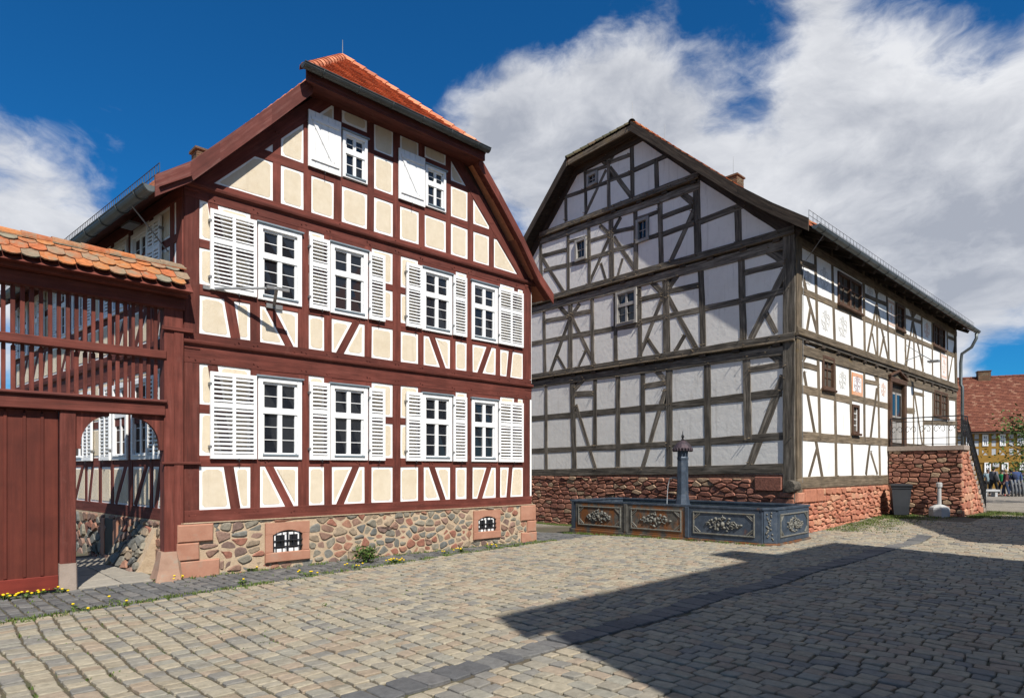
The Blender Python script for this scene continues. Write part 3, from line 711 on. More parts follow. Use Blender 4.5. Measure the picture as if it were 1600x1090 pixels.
# stone plinth: quoins, cellar windows, field stones in mortar
mb = MB(); mb.box(FL, -0.06, 8.07, -0.4, 0.885, -0.05, 0.045); mb.build('plinth', 'mortar', RH)
MB().box(FL, -0.06, 8.08, 0.88, 0.895, -0.05, 0.075).build('mortar_ledge', 'mortar', RH)
QU = [(-0.12, 0.42, 0.585, 0.87), (-0.13, 0.21, 0.295, 0.575), (-0.14, 0.52, -0.12, 0.285),
      (7.60, 8.12, 0.50, 0.87), (7.82, 8.13, 0.22, 0.49), (7.62, 8.14, -0.15, 0.21)]
for a, b, c, d in QU:
    mb = MB(); mb.poly(FL, [(a, c), (b, c), (b+R(-.01, .01), d), (a, d)], -0.02, 0.10+R(-.01, .015), 0, 0.018, None, True); mb.build('quoin', 'ashlar', RH)
CW = [(1.30, 0.125, 0.815, 0.69), (6.085, 0.16, 0.82, 0.65)]
for u, z, w_, h_ in CW:
    mb = MB(); s_ = 0.135; hl = 0.20; sl = 0.17
    mb.box(FL, u, u+s_, z+sl, z+h_-hl, -0.1, 0.085, 0, 0.01); mb.box(FL, u+w_-s_, u+w_, z+sl, z+h_-hl, -0.1, 0.083, 0, 0.01)
    mb.box(FL, u-0.005, u+w_+0.005, z, z+sl, -0.1, 0.105, 0, 0.012)
    n = 8; arch = [(u+s_+(w_-2*s_)*i/n, z+h_-hl+0.075*(1-(2*i/n-1)**2)-0.01) for i in range(n+1)]
    for i in range(n):
        a, b = arch[i], arch[i+1]; mb.poly(FL, [a, b, (b[0], z+h_), (a[0], z+h_)], -0.1, 0.084)
    mb.box(FL, u, u+s_, z+h_-hl, z+h_, -0.1, 0.084, 0, 0.0); mb.box(FL, u+w_-s_, u+w_, z+h_-hl, z+h_, -0.1, 0.084)
    cw = mb.build('cellar_window', 'ashlar', RH)
    MB().box(FL, u+s_, u+w_-s_, z+sl, z+h_-hl+0.08, -0.04, 0.047).build('opening', 'core', cw)
    mb = MB()
    for k in range(2):
        a = u+s_+0.03+k*(w_-2*s_-0.06)/2; b = a+(w_-2*s_-0.06)/2-0.02
        for q in ((a, a+0.03, z+sl, z+h_-hl), (b-0.03, b, z+sl, z+h_-hl), (a, b, z+sl, z+sl+0.06), (a, b, z+h_-hl-0.02, z+h_-hl+0.02)): mb.box(FL, *q, 0.046, 0.056)
    mb.build('frame', 'white', cw)
    MB().box(FL, u+s_+0.01, u+w_-s_-0.01, z+sl, z+h_-hl, 0.03, 0.05).build('pane', 'glass', cw)
    mb = MB()
    for k in range(5): x = u+s_+(w_-2*s_)*(k+0.5)/5; mb.tube([FL.pt(x, z+sl, 0.075), FL.pt(x, z+h_-hl+0.05, 0.075)], 0.011, 5)
    for zz in (0.3, 0.62): q = z+sl+(h_-hl-sl)*zz; mb.tube([FL.pt(u+s_, q, 0.078), FL.pt(u+w_-s_, q, 0.078)], 0.011, 5)
    mb.build('bar', 'iron', cw)
bx = (0.0, 8.0, -0.10, 0.885)
pts = rubble_points(bx, 290, 5)
hs = [(a, b, c, d) for a, b, c, d in QU]+[(u, u+w_, z, z+h_) for u, z, w_, h_ in CW]
nst = 0
for (c, p) in zip(pts, voronoi(pts, bx)):
    q = inset(p if area(p) > 0 else p[::-1], R(0.007, 0.014))
    if len(q) < 3 or area(q) < 0.004: continue
    cx = sum(a[0] for a in q)/len(q); cz = sum(a[1] for a in q)/len(q)
    bad = False
    for a, b, c_, d in hs:
        if a-0.01 < cx < b+0.01 and c_-0.01 < cz < d+0.01: bad = True; break
        us = [t[0] for t in q]; zs = [t[1] for t in q]
        if min(us) < b and max(us) > a and min(zs) < d and max(zs) > c_:
            # cut the stone back at the dressed block
            opts = [(-1, 0, -b-0.012), (1, 0, a-0.012), (0, -1, -d-0.012), (0, 1, c_-0.012)]
            best = max((clip(q, *o) for o in opts), key=lambda t: area(t) if len(t) > 2 else 0); q = best
    if bad or len(q) < 3 or area(q) < 0.004: continue
    q = [(x+R(-.012, .012), y+R(-.012, .012)) for x, y in q]
    if stone(FL, chaikin(q, R(0.18, 0.28)), 0.03, 0.060, 0.018, 'rubble', RH, None, 0.016): nst += 1

# side wall behind the gateway
LSU = lambda px, py=740: FLS.uz(px, py)[0]
sw = [(LSU(a), LSU(b)) for a, b in ((202, 175.5), (235, 209))]
sT = []
def St(kind, u0, z0, u1, z1, w_): sT.append((kind, (u0, z0), (u1, z1), w_))
SE = 10.8
St('sill_beam', 0, 0.99, SE, 0.99, 0.2); St('tie_beam', 0, 3.615, SE, 3.615, 0.29); St('tie_beam', 0, 3.885, SE, 3.885, 0.15); St('tie_beam', 0, 6.2, SE, 6.2, 0.2)
side_w = []; side_s = []
g = 0.0
wa = sw[1][0]; ww = min(0.85, sw[1][1]-wa)
for k in range(3):
    o = k*3.55; a = wa+o; b = a+ww+0.20
    side_w += [a, b+0.02]; side_s += [(a-0.62, 0.58), (b+ww+0.06, 0.60)]
for z0, z1 in ((1.09, 3.47), (3.96, 6.1)):
    St('post', 0.12, z0, 0.12, z1, 0.24)
    r1 = z0+0.80-(0.085 if z0 > 3 else 0)
    St('rail', 0.2, r1, SE, r1, 0.18); St('rail', 0.2, z0+1.55, SE, z0+1.55, 0.14)
    for x in side_w:
        for q in (x-0.08, x+ww+0.08): St('post', q, z0, q, z1, 0.15)
        St('brace', x+0.1, r1, x+ww-0.1, z0, 0.14)
    for k in range(3):
        o = side_s[2*k][0]+o*0
        St('post', o-0.35, z0, o-0.35, z1, 0.16); St('brace', o+0.1, r1, o+0.35, z0, 0.13)
holes = [[(x, z), (x+ww, z), (x+ww, z+h_), (x, z+h_)] for x in side_w for z, h_ in ((1.925, 1.43), (4.69, 1.3))]
for p in cells([(0, 0.9), (SE, 0.9), (SE, 6.2), (0, 6.2)], [quad(a, b, w_) for k, a, b, w_ in sT], holes, 0.03, 0.02):
    c = inset(p, 0.045); mb = MB(); mb.poly(FLS, inset(p, -0.02), -0.05, 0.006, 0)
    if area(c) > 0.004: mb.poly(FLS, c, 0.004, 0.016, 1, 0.006)
    mb.build('infill_panel', ['border', 'cream'], RH)
for k, a, b, w_ in sT: MB().strip(FLS, a, b, w_, -0.045, DZ[k]+R(-.003, .003), 0, 0.006).build(k, 'red', RH)
for x in side_w:
    for z, h_ in ((1.925, 1.43), (4.69, 1.3)): casement(FLS, RH, x, z, ww, h_, drip=False)
for x, w_ in side_s:
    for z, h_ in ((1.925, 1.43), (4.69, 1.3)): louvre(FLS, RH, x, z, w_, h_, 2, joined=True)
for zc in (3.79,):
    mb = MB(); prof = [(-0.035, 0.0), (-0.035, 0.035), (-0.008, 0.075), (0.045, 0.085), (0.05, 0.0)]
    mb.ring([[FLS.pt(u, zc+z, d) for z, d in prof] for u in (-0.02, SE)], gr=[(u, z, d) for u in (-0.02, SE) for z, d in prof]); mb.build('string_course', 'red', RH)
MB().box(FLS, 0.05, SE, -0.4, 0.885, -0.05, 0.04).build('plinth', 'mortar', RH)
bx = (0.1, 9.0, -0.05, 0.885); pts = rubble_points(bx, 170, 9); cnt = 0; rest = MB()
for p in sorted(voronoi(pts, bx), key=lambda q: q[0][0]):
    q = inset(p if area(p) > 0 else p[::-1], 0.012)
    if len(q) > 2 and area(q) > 0.004:
        stone(FLS, chaikin(q, 0.22), 0.02, 0.075, 0.022, 'rubble', RH, None if cnt < 300-nst else rest, 0.02); cnt += 1
if rest.v: rest.build('stone', 'rubble', RH, kind='stuff')
# sandstone cellar opening and the sloping rubble buttress seen through the gate
uc = LSU(178, 850); mb = MB()
for a in ((uc-0.45, uc-0.25, 0.05, 0.8), (uc+0.25, uc+0.45, 0.05, 0.8), (uc-0.45, uc+0.45, -0.1, 0.1)): mb.box(FLS, *a, 0.0, 0.1, 0, 0.012)
co = mb.build('cellar_opening', 'ashlar', RH); MB().box(FLS, uc-0.25, uc+0.25, 0.1, 0.8, 0.03, 0.085).build('dark_plate', 'iron', co)  # black plate painted in for the shade inside the opening
bu = LSU(222, 850); mb = MB(); FBt = Frame.at(FLS.O, FLS.u, FLS.n); FBt.pt = lambda u, z, d=0.0: FLS.pt(u, z, d+0.42*(0.88-z))
pts = rubble_points((bu-.75, bu+.75, -.1, .86), 44, 31)
for q in voronoi(pts, (bu-.75, bu+.75, -.1, .86)):
    q = inset(q if area(q) > 0 else q[::-1], .010)
    q = clip(clip(q, 1, .35, bu+.75+.05), -1, .35, -bu+.75+.05)
    if len(q) > 2 and area(q) > .003: stone(FBt, chaikin(q, .22), -0.03, .05, .02, 'rubble', None, mb, .015)
m2 = MB(); m2.ring([[FLS.pt(bu-.8, z, d) for z, d in ((-.1, .40), (.88, .0), (-.1, .0))], [FLS.pt(bu+.8, z, d) for z, d in ((-.1, .40), (.88, .0), (-.1, .0))]]); m2.build('buttress_core', 'mortar', RH)
mb.build('buttress', 'rubble', RH, kind='stuff')
# gap-side wall (faces the grey house)
FR = Frame.at(Lp(8.01, 0, 0), FLS.u, FL.u-FLS.u*FL.u.dot(FLS.u))
rT = [('sill_beam', (0, 0.99), (SE, 0.99), 0.2), ('tie_beam', (0, 3.7), (SE, 3.7), 0.4), ('tie_beam', (0, 6.2), (SE, 6.2), 0.2)]
for z0, z1 in ((1.09, 3.5), (3.9, 6.1)):
    for k in range(10): rT.append(('post', (0.14+k*1.17, z0), (0.14+k*1.17, z1), 0.2))
    for zz in (z0+0.8, z0+1.6): rT.append(('rail', (0.1, zz), (SE, zz), 0.16))
for p in cells([(0, 0.9), (SE, 0.9), (SE, 6.2), (0, 6.2)], [quad(a, b, w_) for k, a, b, w_ in rT], [], 0.04, 0.03):
    MB().poly(FR, inset(p, -0.02), -0.05, 0.01, 0).poly(FR, inset(p, 0.045), 0.008, 0.018, 1).build('infill_panel', ['border', 'cream'], RH)
for k, a, b, w_ in rT: MB().strip(FR, a, b, w_, -0.045, DZ[k]+R(-.003, .003)).build(k, 'red', RH)
MB().box(FR, 0.1, SE, -0.4, 0.885, -0.05, 0.04).build('plinth', 'mortar', RH)

# ---------------- roof
PL = [(-0.5, 6.10), (0.0, 6.47), (0.45, 6.95), (1.3, 7.87), (2.05, 8.70)]
PR = [(8.50, 6.10), (8.00, 6.52), (7.36, 7.33), (6.64, 8.10), (6.02, 8.72)]
RIDGE = (3.98, 10.85); FO = 0.29
def roof_tiles(P0, es, et, length, rows, w_, h_, smin, smax, mb=None, parent=None, mat=None, lift=0.022, name='roof_tile', jit=0.006, seed=3, rnd_bot=True):
    """lay plain tiles: s along the eave, t up the slope"""
    rnd = random.Random(seed); nrm = es.cross(et).normalized()
    if nrm.z < 0: nrm = -nrm
    for r in range(rows):
        t0 = r*h_; s = smin(t0)+(0 if r % 2 == 0 else -w_/2)
        while s < smax(t0):
            if s+w_*0.35 >= smin(t0) and s+w_*0.65 <= smax(t0):
                a = max(s, smin(t0)); b = min(s+w_, smax(t0)); g = 0.004
                jt = rnd.uniform(-jit, jit); jn = rnd.uniform(0, jit); t1 = t0+h_*1.25
                bot = [(a+g, t0+h_*0.28), ((a*3+b)/4, t0+h_*0.06), ((a+b)/2, t0), ((a+b*3)/4, t0+h_*0.06), (b-g, t0+h_*0.28)] if rnd_bot else [(a+g, t0), (b-g, t0)]
                pl = bot+[(b-g, t1), (a+g, t1)]
                def P(q, up): 
                    k = 1-(q[1]-t0)/(t1-t0); return P0+es*q[0]+et*(q[1]+jt)+nrm*(up+(lift*k)+jn)
                m_ = mb if mb is not None else MB()
                m_.ring([[P(q, -0.004) for q in pl], [P(q, 0.014) for q in pl]], cap0=False)
                if mb is None: m_.build(name, mat, parent)
            s += w_
def slope(prof, b0, b1, name, mat, parent, pt, thick=0.06):
    mb = MB(); n = len(prof)
    for i in range(n-1):
        (ua, za), (ub, zb) = prof[i], prof[i+1]
        mb.ring([[pt(ua, za, b0), pt(ub, zb, b0), pt(ub, zb-thick*1.4, b0), pt(ua, za-thick*1.4, b0)], [pt(ua, za, b1), pt(ub, zb, b1), pt(ub, zb-thick*1.4, b1), pt(ua, za-thick*1.4, b1)]])
    return mb.build(name, mat, parent)
Lr = lambda u, z, b: FL.pt(u, z, 0)+FLS.u*b if b > 0 else FL.pt(u, z, -b)
for prof, nm in ((PL, 0), (PR, 1)):
    slope(prof, -FO, HOUSE_LEN, 'roof_slope', 'tilehip', RH, Lr)
    slope([prof[-1], RIDGE], 1.75, HOUSE_LEN, 'roof_slope', 'tilehip', RH, Lr)
    mb = MB(); a = Lr(*prof[-1], -FO); b = Lr(*RIDGE, 1.78); c = Lr(*prof[-1], 1.78)
    mb.add([a, b, c], [(0, 1, 2)]); mb.build('roof_slope', 'tilehip', RH)
# tile courses on both long slopes
for prof in (PL, PR):
    mb = MB()
    for i in range(4):
        (ua, za), (ub, zb) = prof[i], prof[i+1]; L_ = math.hypot(ub-ua, zb-za); n = max(1, round(L_/0.16))
        for k in range(n):
            f = k/n; f2 = (k+1.1)/n; u_, z_ = ua+(ub-ua)*f, za+(zb-za)*f; u2, z2 = ua+(ub-ua)*f2, za+(zb-za)*f2
            mb.ring([[Lr(u_, z_+0.004, b), Lr(u_, z_+0.035, b), Lr(u2, z2+0.014, b)] for b in (-FO, HOUSE_LEN)])
    mb.build('tile_course', 'tilehip', RH, kind='stuff')
hipA = FL.pt(1.85, 8.74, 0.50); hipB = FL.pt(6.04, 8.76, 0.50); apex = Lr(*RIDGE, 1.78)
mb = MB(); mb.add([hipA, hipB, apex], [(0, 1, 2)]); mb.build('roof_slope', 'tilehip', RH)
es = (hipB-hipA).normalized(); foot = hipA+es*((apex-hipA).dot(es)); et = (apex-foot).normalized(); TL = (apex-foot).length; sa = (foot-hipA).length; sb = (hipB-hipA).length
mb = MB()
roof_tiles(hipA, es, et, sb, int(TL/0.165), 0.17, 0.165, lambda t: sa*t/TL, lambda t: sb-(sb-sa)*t/TL, mb, lift=0.06, jit=0.003, rnd_bot=False)
mb.build('roof_tile', 'tilehip', RH, kind='stuff')
def ridge_tiles(A, B, n, r, mat, parent, up=V((0, 0, 1)), name='ridge_tile', ov=1.12):
    d = (B-A)/n; t = d.normalized(); sx = t.cross(up).normalized(); sy = sx.cross(t)
    for k in range(n):
        p = A+d*k; rings = []
        for q, rr in ((p, r*1.08), (p+d*ov, r*0.9)):
            rings.append([q+sx*(rr*math.cos(a))+sy*(rr*math.sin(a)*0.9) for a in [math.pi*i/6 for i in range(7)]])
        mb = MB(); mb.ring(rings, 0, False, False, loop=False); inner = [[q-sy*0.015 for q in rg] for rg in rings]; mb.ring(inner, 0, False, False, loop=False)
        mb.add(rings[0]+inner[0], [(i, i+1, i+8, i+7) for i in range(6)]); mb.build(name, mat, parent)
ridge_tiles(hipA, apex, 12, 0.12, 'tilehip', RH, name='hip_tile'); ridge_tiles(hipB, apex, 13, 0.12, 'tilehip', RH, name='hip_tile')
ridge_tiles(apex, Lr(*RIDGE, HOUSE_LEN), 28, 0.11, 'tilehip', RH)
# barge boards and soffit
def barge(prof, d0, d1, w_, name, mat, parent, F=FL, top=-0.02, dd=None):
    n = len(prof)
    for i in range(n-1):
        (ua, za), (ub, zb) = prof[i], prof[i+1]
        q = [(ua, za+top-w_), (ub, zb+top-w_), (ub, zb+top), (ua, za+top)]
        rings = [[F.pt(u, z, d0) for u, z in q], [F.pt(u, z, d1) for u, z in q]]
        L_ = math.hypot(ub-ua, zb-za); gr = [(0, 0, d0), (L_, 0, d0), (L_, w_, d0), (0, w_, d0), (0, 0, d1), (L_, 0, d1), (L_, w_, d1), (0, w_, d1)]
        MB().ring(rings, gr=gr).build(name, mat, parent)
barge(PL, FO, FO+0.035, 0.33, 'barge_board', 'redworn', RH, top=0.10); barge(PR, FO, FO+0.035, 0.25, 'barge_board', 'red', RH, top=0.03)
for prof in (PL, PR):
    q = [(u, z-0.10) for u, z in prof]; mb = MB()
    for i in range(4): mb.add([FL.pt(q[i][0], q[i][1], -0.05), FL.pt(q[i][0], q[i][1], FO), FL.pt(q[i+1][0], q[i+1][1], FO), FL.pt(q[i+1][0], q[i+1][1], -0.05)], [(0, 1, 2, 3)])
    mb.build('soffit', 'red', RH)
MB().box(FL, 1.95, 6.04, 8.60, 8.64, -0.05, 0.50).build('soffit', 'red', RH)
MB().box(FL, 1.86, 6.05, 8.56, 8.755, 0.44, 0.49).build('fascia', 'red', RH)
# hip gutter: dark half-round channel
def gutter(P0, P1, r, mat, parent, caps=True, n=8, brackets=0, bm='zincdark'):
    t = (P1-P0).normalized(); sx = t.cross(V((0, 0, 1))).normalized(); mb = MB()
    prof = [(math.cos(math.pi*(1+i/n))*r, math.sin(math.pi*(1+i/n))*r) for i in range(n+1)]; inn = [(x*0.88, z*0.88) for x, z in prof[::-1]]
    P = prof+inn
    mb.ring([[q+sx*x+V((0, 0, z)) for x, z in P] for q in (P0, P1)])
    if caps:
        for q in (P0, P1): mb.add([q+sx*x+V((0, 0, z)) for x, z in prof], [tuple(range(n+1))])
    lip = [(r, 0.0)]
    mb.tube([P0+sx*r, P1+sx*r], 0.012, 6); mb.tube([P0-sx*r, P1-sx*r], 0.012, 6)
    g_ = mb.build('gutter', mat, parent)
    for k in range(brackets):
        q = P0+(P1-P0)*((k+0.5)/brackets); b = MB()
        pr = [q+sx*(x*1.06)+V((0, 0, z*1.06)) for x, z in prof]; b.tube(pr, 0.011, 5); b.build('gutter_bracket', bm, g_)
    return g_
gutter(FL.pt(1.74, 8.77, 0.575), FL.pt(6.08, 8.79, 0.575), 0.085, 'zincdark', RH, brackets=6)
# left eave: gutter, soffit boards, snow guard
ge0 = FL.pt(-0.56, 6.03, 0.30); ge1 = FL.pt(-0.56, 6.03, 0)+FLS.u*HOUSE_LEN
gutter(ge0, ge1, 0.10, 'zinc', RH, brackets=14)
MB().add([FL.pt(-0.45, 6.02, 0.38), FL.pt(0.02, 6.34, 0.38), FL.pt(0.02, 6.34, 0)+FLS.u*HOUSE_LEN, FL.pt(-0.45, 6.02, 0)+FLS.u*HOUSE_LEN], [(0, 1, 2, 3)]).build('soffit', 'redworn', RH)
def snow_guard(P0, P1, h_, n, parent, up):
    mb = MB()
    for f in (0.05, 0.5, 1.0): mb.tube([P0+up*(h_*f), P1+up*(h_*f)], 0.007, 4)
    for k in range(n+1): q = P0+(P1-P0)*(k/n); mb.tube([q, q+up*h_], 0.006, 4)
    return mb.build('snow_guard', 'zincdark', parent)
snow_guard(FL.pt(-0.42, 6.16, 0.25), FL.pt(-0.42, 6.16, 0)+FLS.u*HOUSE_LEN, 0.27, 110, RH, V((0, 0, 1)))
MB().tube([ge0+V((0, 0, -0.08))+FLS.u*0.8, FLS.pt(0.55, 5.35, 0.03)], 0.012, 5).build('wire', 'greymetal', RH)
MB().box(FLS, 1.5, 1.9, 6.0, 6.04, 0.12, 0.3).build('lamp', 'greymetal', RH)
# lightning rod and chimney
MB().tube([apex, apex+V((0, 0, 0.42))], [0.012, 0.006], 5).build('lightning_rod', 'greymetal', RH)
def chimney(P, F, w_, dp, z0, z1, parent, cap=True):
    mb = MB(); Fc = Frame.at(P, F.u, F.n); mb.box(Fc, -w_/2+.01, w_/2-.01, z0, z1, -dp/2+.01, dp/2-.01); ch = mb.build('chimney', 'redmortar', parent)
    z = z0; r = 0
    while z < z1-0.02:
        hb = 0.071
        for (fa, L_, off) in ((Fc, w_, dp/2), (Frame.at(Fc.pt(w_/2, 0, 0), Fc.n, Fc.u), dp, 0), (Frame.at(Fc.pt(-w_/2, 0, 0), Fc.n, -Fc.u), dp, 0)):
            s = -L_/2-(0.12 if r % 2 else 0)
            while s < L_/2-0.02:
                a = max(s, -L_/2)+.005; b = min(s+0.24, L_/2)-.005
                if b-a > 0.03: MB().box(fa, a, b, z+.006, z+hb-.006, off-0.02, off+0.006+R(0, .008)).build('brick', 'brick', ch)
                s += 0.24
        z += hb; r += 1
    if cap: MB().box(Fc, -w_/2-.06, w_/2+.06, z1, z1+0.07, -dp/2-.06, dp/2+.06, 0, 0.01).build('cap', 'brick', ch)
    return ch
chimney(Lr(4.02, 0, 9.0), FL, 0.45, 0.45, 10.7, 11.08, RH)
# wall bracket below the first upper window
T = FL.pt(1.30, 4.80, 0.52); mb = MB()
mb.bar(FL.pt(0.40, 4.72, 0.03), T, 0.05, 0.03); mb.bar(FL.pt(1.47, 4.62, 0.03), T, 0.05, 0.03); mb.bar(T-FL.u*0.16-FL.n*0.02, T+FL.u*0.22+FL.n*0.0, 0.04, 0.05)
mb.box(FL, 1.33, 1.62, 4.57, 4.65, 0.02, 0.05); mb.box(FL, 0.28, 0.48, 4.69, 4.75, 0.02, 0.05)
mb.build('bracket', 'greymetal', RH)
# ------------------------------------------------------------------ gateway beside the red house
GW = thing('gateway', 'dark red wooden courtyard gateway with slatted top and small tiled roof', 'gate', FL.pt(-1.5, 0, 0))
UL = -5.2                                                # runs on past the frame
mb = MB()
MB().box(FL, -0.30, -0.025, 0.43, 4.45, -0.16, 0.06, 0, 0.01).build('post', 'red', GW)
MB().box(FL, -0.16, -0.022, 0.44, 3.95, 0.06, 0.075, 0, 0.005).build('backing_board', 'red', GW)
MB().box(FL, -1.645, -1.455, 0.40, 2.60, -0.16, 0.05, 0, 0.008).build('post', 'red', GW)
MB().box(FL, UL, -0.29, 2.585, 2.775, -0.10, 0.09, 0, 0.012).build('rail', 'red', GW)
MB().box(FL, UL, -0.27, 2.775, 2.83, -0.08, 0.14, 0, 0.02).build('weather_board', 'redworn', GW)
MB().box(FL, UL, -0.27, 3.47, 3.60, -0.05, 0.085, 0, 0.012).build('rail', 'red', GW)
MB().box(FL, UL, -0.01, 4.27, 4.46, -0.12, 0.09, 0, 0.012).build('rail', 'red', GW)
MB().box(FL, UL, 0.0, 4.46, 4.56, -0.30, 0.22, 0, 0.01).build('wall_plate', 'red', GW)
u = -0.40; k = 0
while u > UL+0.05:
    for z0, z1 in ((2.79, 3.49), (3.56, 4.30)):
        a, b = u-0.026+R(-.003, .003), u+0.026+R(-.003, .003); zt = z1+R(-.015, .01)
        MB().poly(FL, [(a, z0), (b, z0), (b, zt-0.04), ((a+b)/2, zt), (a, zt-0.04)], -0.04, -0.005, 0, 0.004, None, True).build('slat', 'red', GW)
    u -= 0.104; k += 1
# the closed leaf
u = -1.65; k = 0
MB().box(FL, UL, -1.65, 0.10, 2.584, -0.07, -0.045).build('leaf_frame', 'redboard', GW)
while u > UL:
    w_ = 0.205+R(-.015, .015)
    MB().box(FL, u-w_+.006, u-.006, 0.06, 2.585+R(-.01, .0), -0.05, -0.02+R(-.004, .004), 0, 0.006).build('board', 'redboard', GW)
    MB().box(FL, u-w_-.018, u-w_+.022, 0.26, 2.54+R(-.01, .01), -0.025, -0.005, 0, 0.005).build('cover_strip', 'redboard', GW)
    u -= w_
MB().box(FL, UL, -1.66, 0.05, 0.25, -0.03, 0.012, 0, 0.006).build('base_board', 'redbright', GW)
for s, x0 in ((1, -1.455), (-1, -0.30)):                  # curved knee pieces of the wicket arch
    n = 8; outer = []; W_ = 0.42; H_ = 0.48
    arc = [(x0+s*(W_-(W_-0.06)*math.cos(t*math.pi/2/n)), 2.59-H_+(H_-0.05)*math.sin(t*math.pi/2/n)) for t in range(n+1)]
    m2 = MB()
    for i in range(n):
        a, b = arc[i], arc[i+1]
        m2.poly(FL, [a, b, (b[0], 2.59), (a[0], 2.59)], -0.06, 0.02)
    m2.box(FL, min(x0, x0+s*0.06), max(x0, x0+s*0.06), 2.05, 2.59, -0.06, 0.021)
    m2.build('knee_brace', 'red', GW)
# plinth stones under the posts
def taper(F, u0, u1, v0, v1, z0, z1, d0, d1, e0, e1, name, mat, parent, ch=0.03):
    a = [(u0, d0), (u1, d0), (u1, d1), (u0, d1)]; b = [(v0, e0), (v1, e0), (v1, e1), (v0, e1)]
    c = lambda q: [F.pt(u, 0, d) for u, d in q]
    def rr(q, z):
        o = []
        for i in range(4):
            p = V(q[i]); l = V(q[i-1]); r = V(q[(i+1) % 4]); o.append(p+(l-p).normalized()*ch); o.append(p+(r-p).normalized()*ch)
        return [F.pt(t.x, z, t.y) for t in o]
    m2 = MB(); m2.ring([rr(a, z0), rr([tuple(V(a[i])*0.4+V(b[i])*0.6) for i in range(4)], (z0+z1)/2), rr(b, z1)]); return m2.build(name, mat, parent)
taper(FL, -0.50, -0.055, -0.34, -0.085, -0.1, 0.46, -0.22, 0.30, -0.19, 0.10, 'plinth_stone', 'pinkstone', GW, 0.05)
taper(FL, -1.66, -1.44, -1.655, -1.445, -0.1, 0.41, -0.18, 0.075, -0.17, 0.062, 'plinth_stone', 'greystone', GW, 0.015)
MB().box(FL, -0.34, 0.24, 1.83, 1.87, 0.055, 0.09, 0, 0.006).build('iron_strap', 'red', GW)
MB().box(FL, -0.34, 0.12, 3.93, 3.99, 0.055, 0.10, 0, 0.006).build('iron_strap', 'red', GW)
# small tiled roof
zE, zR = 4.55, 4.97
dE, dR = 0.40, -0.06
es = FL.u; P0 = FL.pt(UL, zE, dE); et = (FL.pt(UL, zR, dR)-P0).normalized(); TL = (FL.pt(UL, zR, dR)-P0).length
mb = MB()
mb.ring([[FL.pt(u, zE-0.035, dE-0.03), FL.pt(u, zR-0.02, dR), FL.pt(u, zE-0.035, dR-(dE-dR))] for u in (UL, 0.03)]); mb.build('roof_boarding', 'red', GW)
nr = 3; th = TL/nr
roof_tiles(P0, es, et, 0.05-UL, nr, 0.205, th, lambda t: 0.0, lambda t: 0.055-UL, None, GW, 'tileold', 0.024, 'roof_tile', 0.018, 11)
P1 = FL.pt(UL, zE, dR-(dE-dR)); et2 = (FL.pt(UL, zR, dR)-P1).normalized()
m2 = MB(); roof_tiles(P1, es, et2, 0.05-UL, nr, 0.205, th, lambda t: 0.0, lambda t: 0.055-UL, m2, None, None, 0.035, 'roof_tile', 0.012, 12); m2.build('roof_tile', 'tileold', GW, kind='stuff')
A = FL.pt(UL, zR-0.015, dR); B = FL.pt(0.0, zR-0.015, dR)
ridge_tiles(A, B, 15, 0.10, 'tileold', GW, ov=1.1)
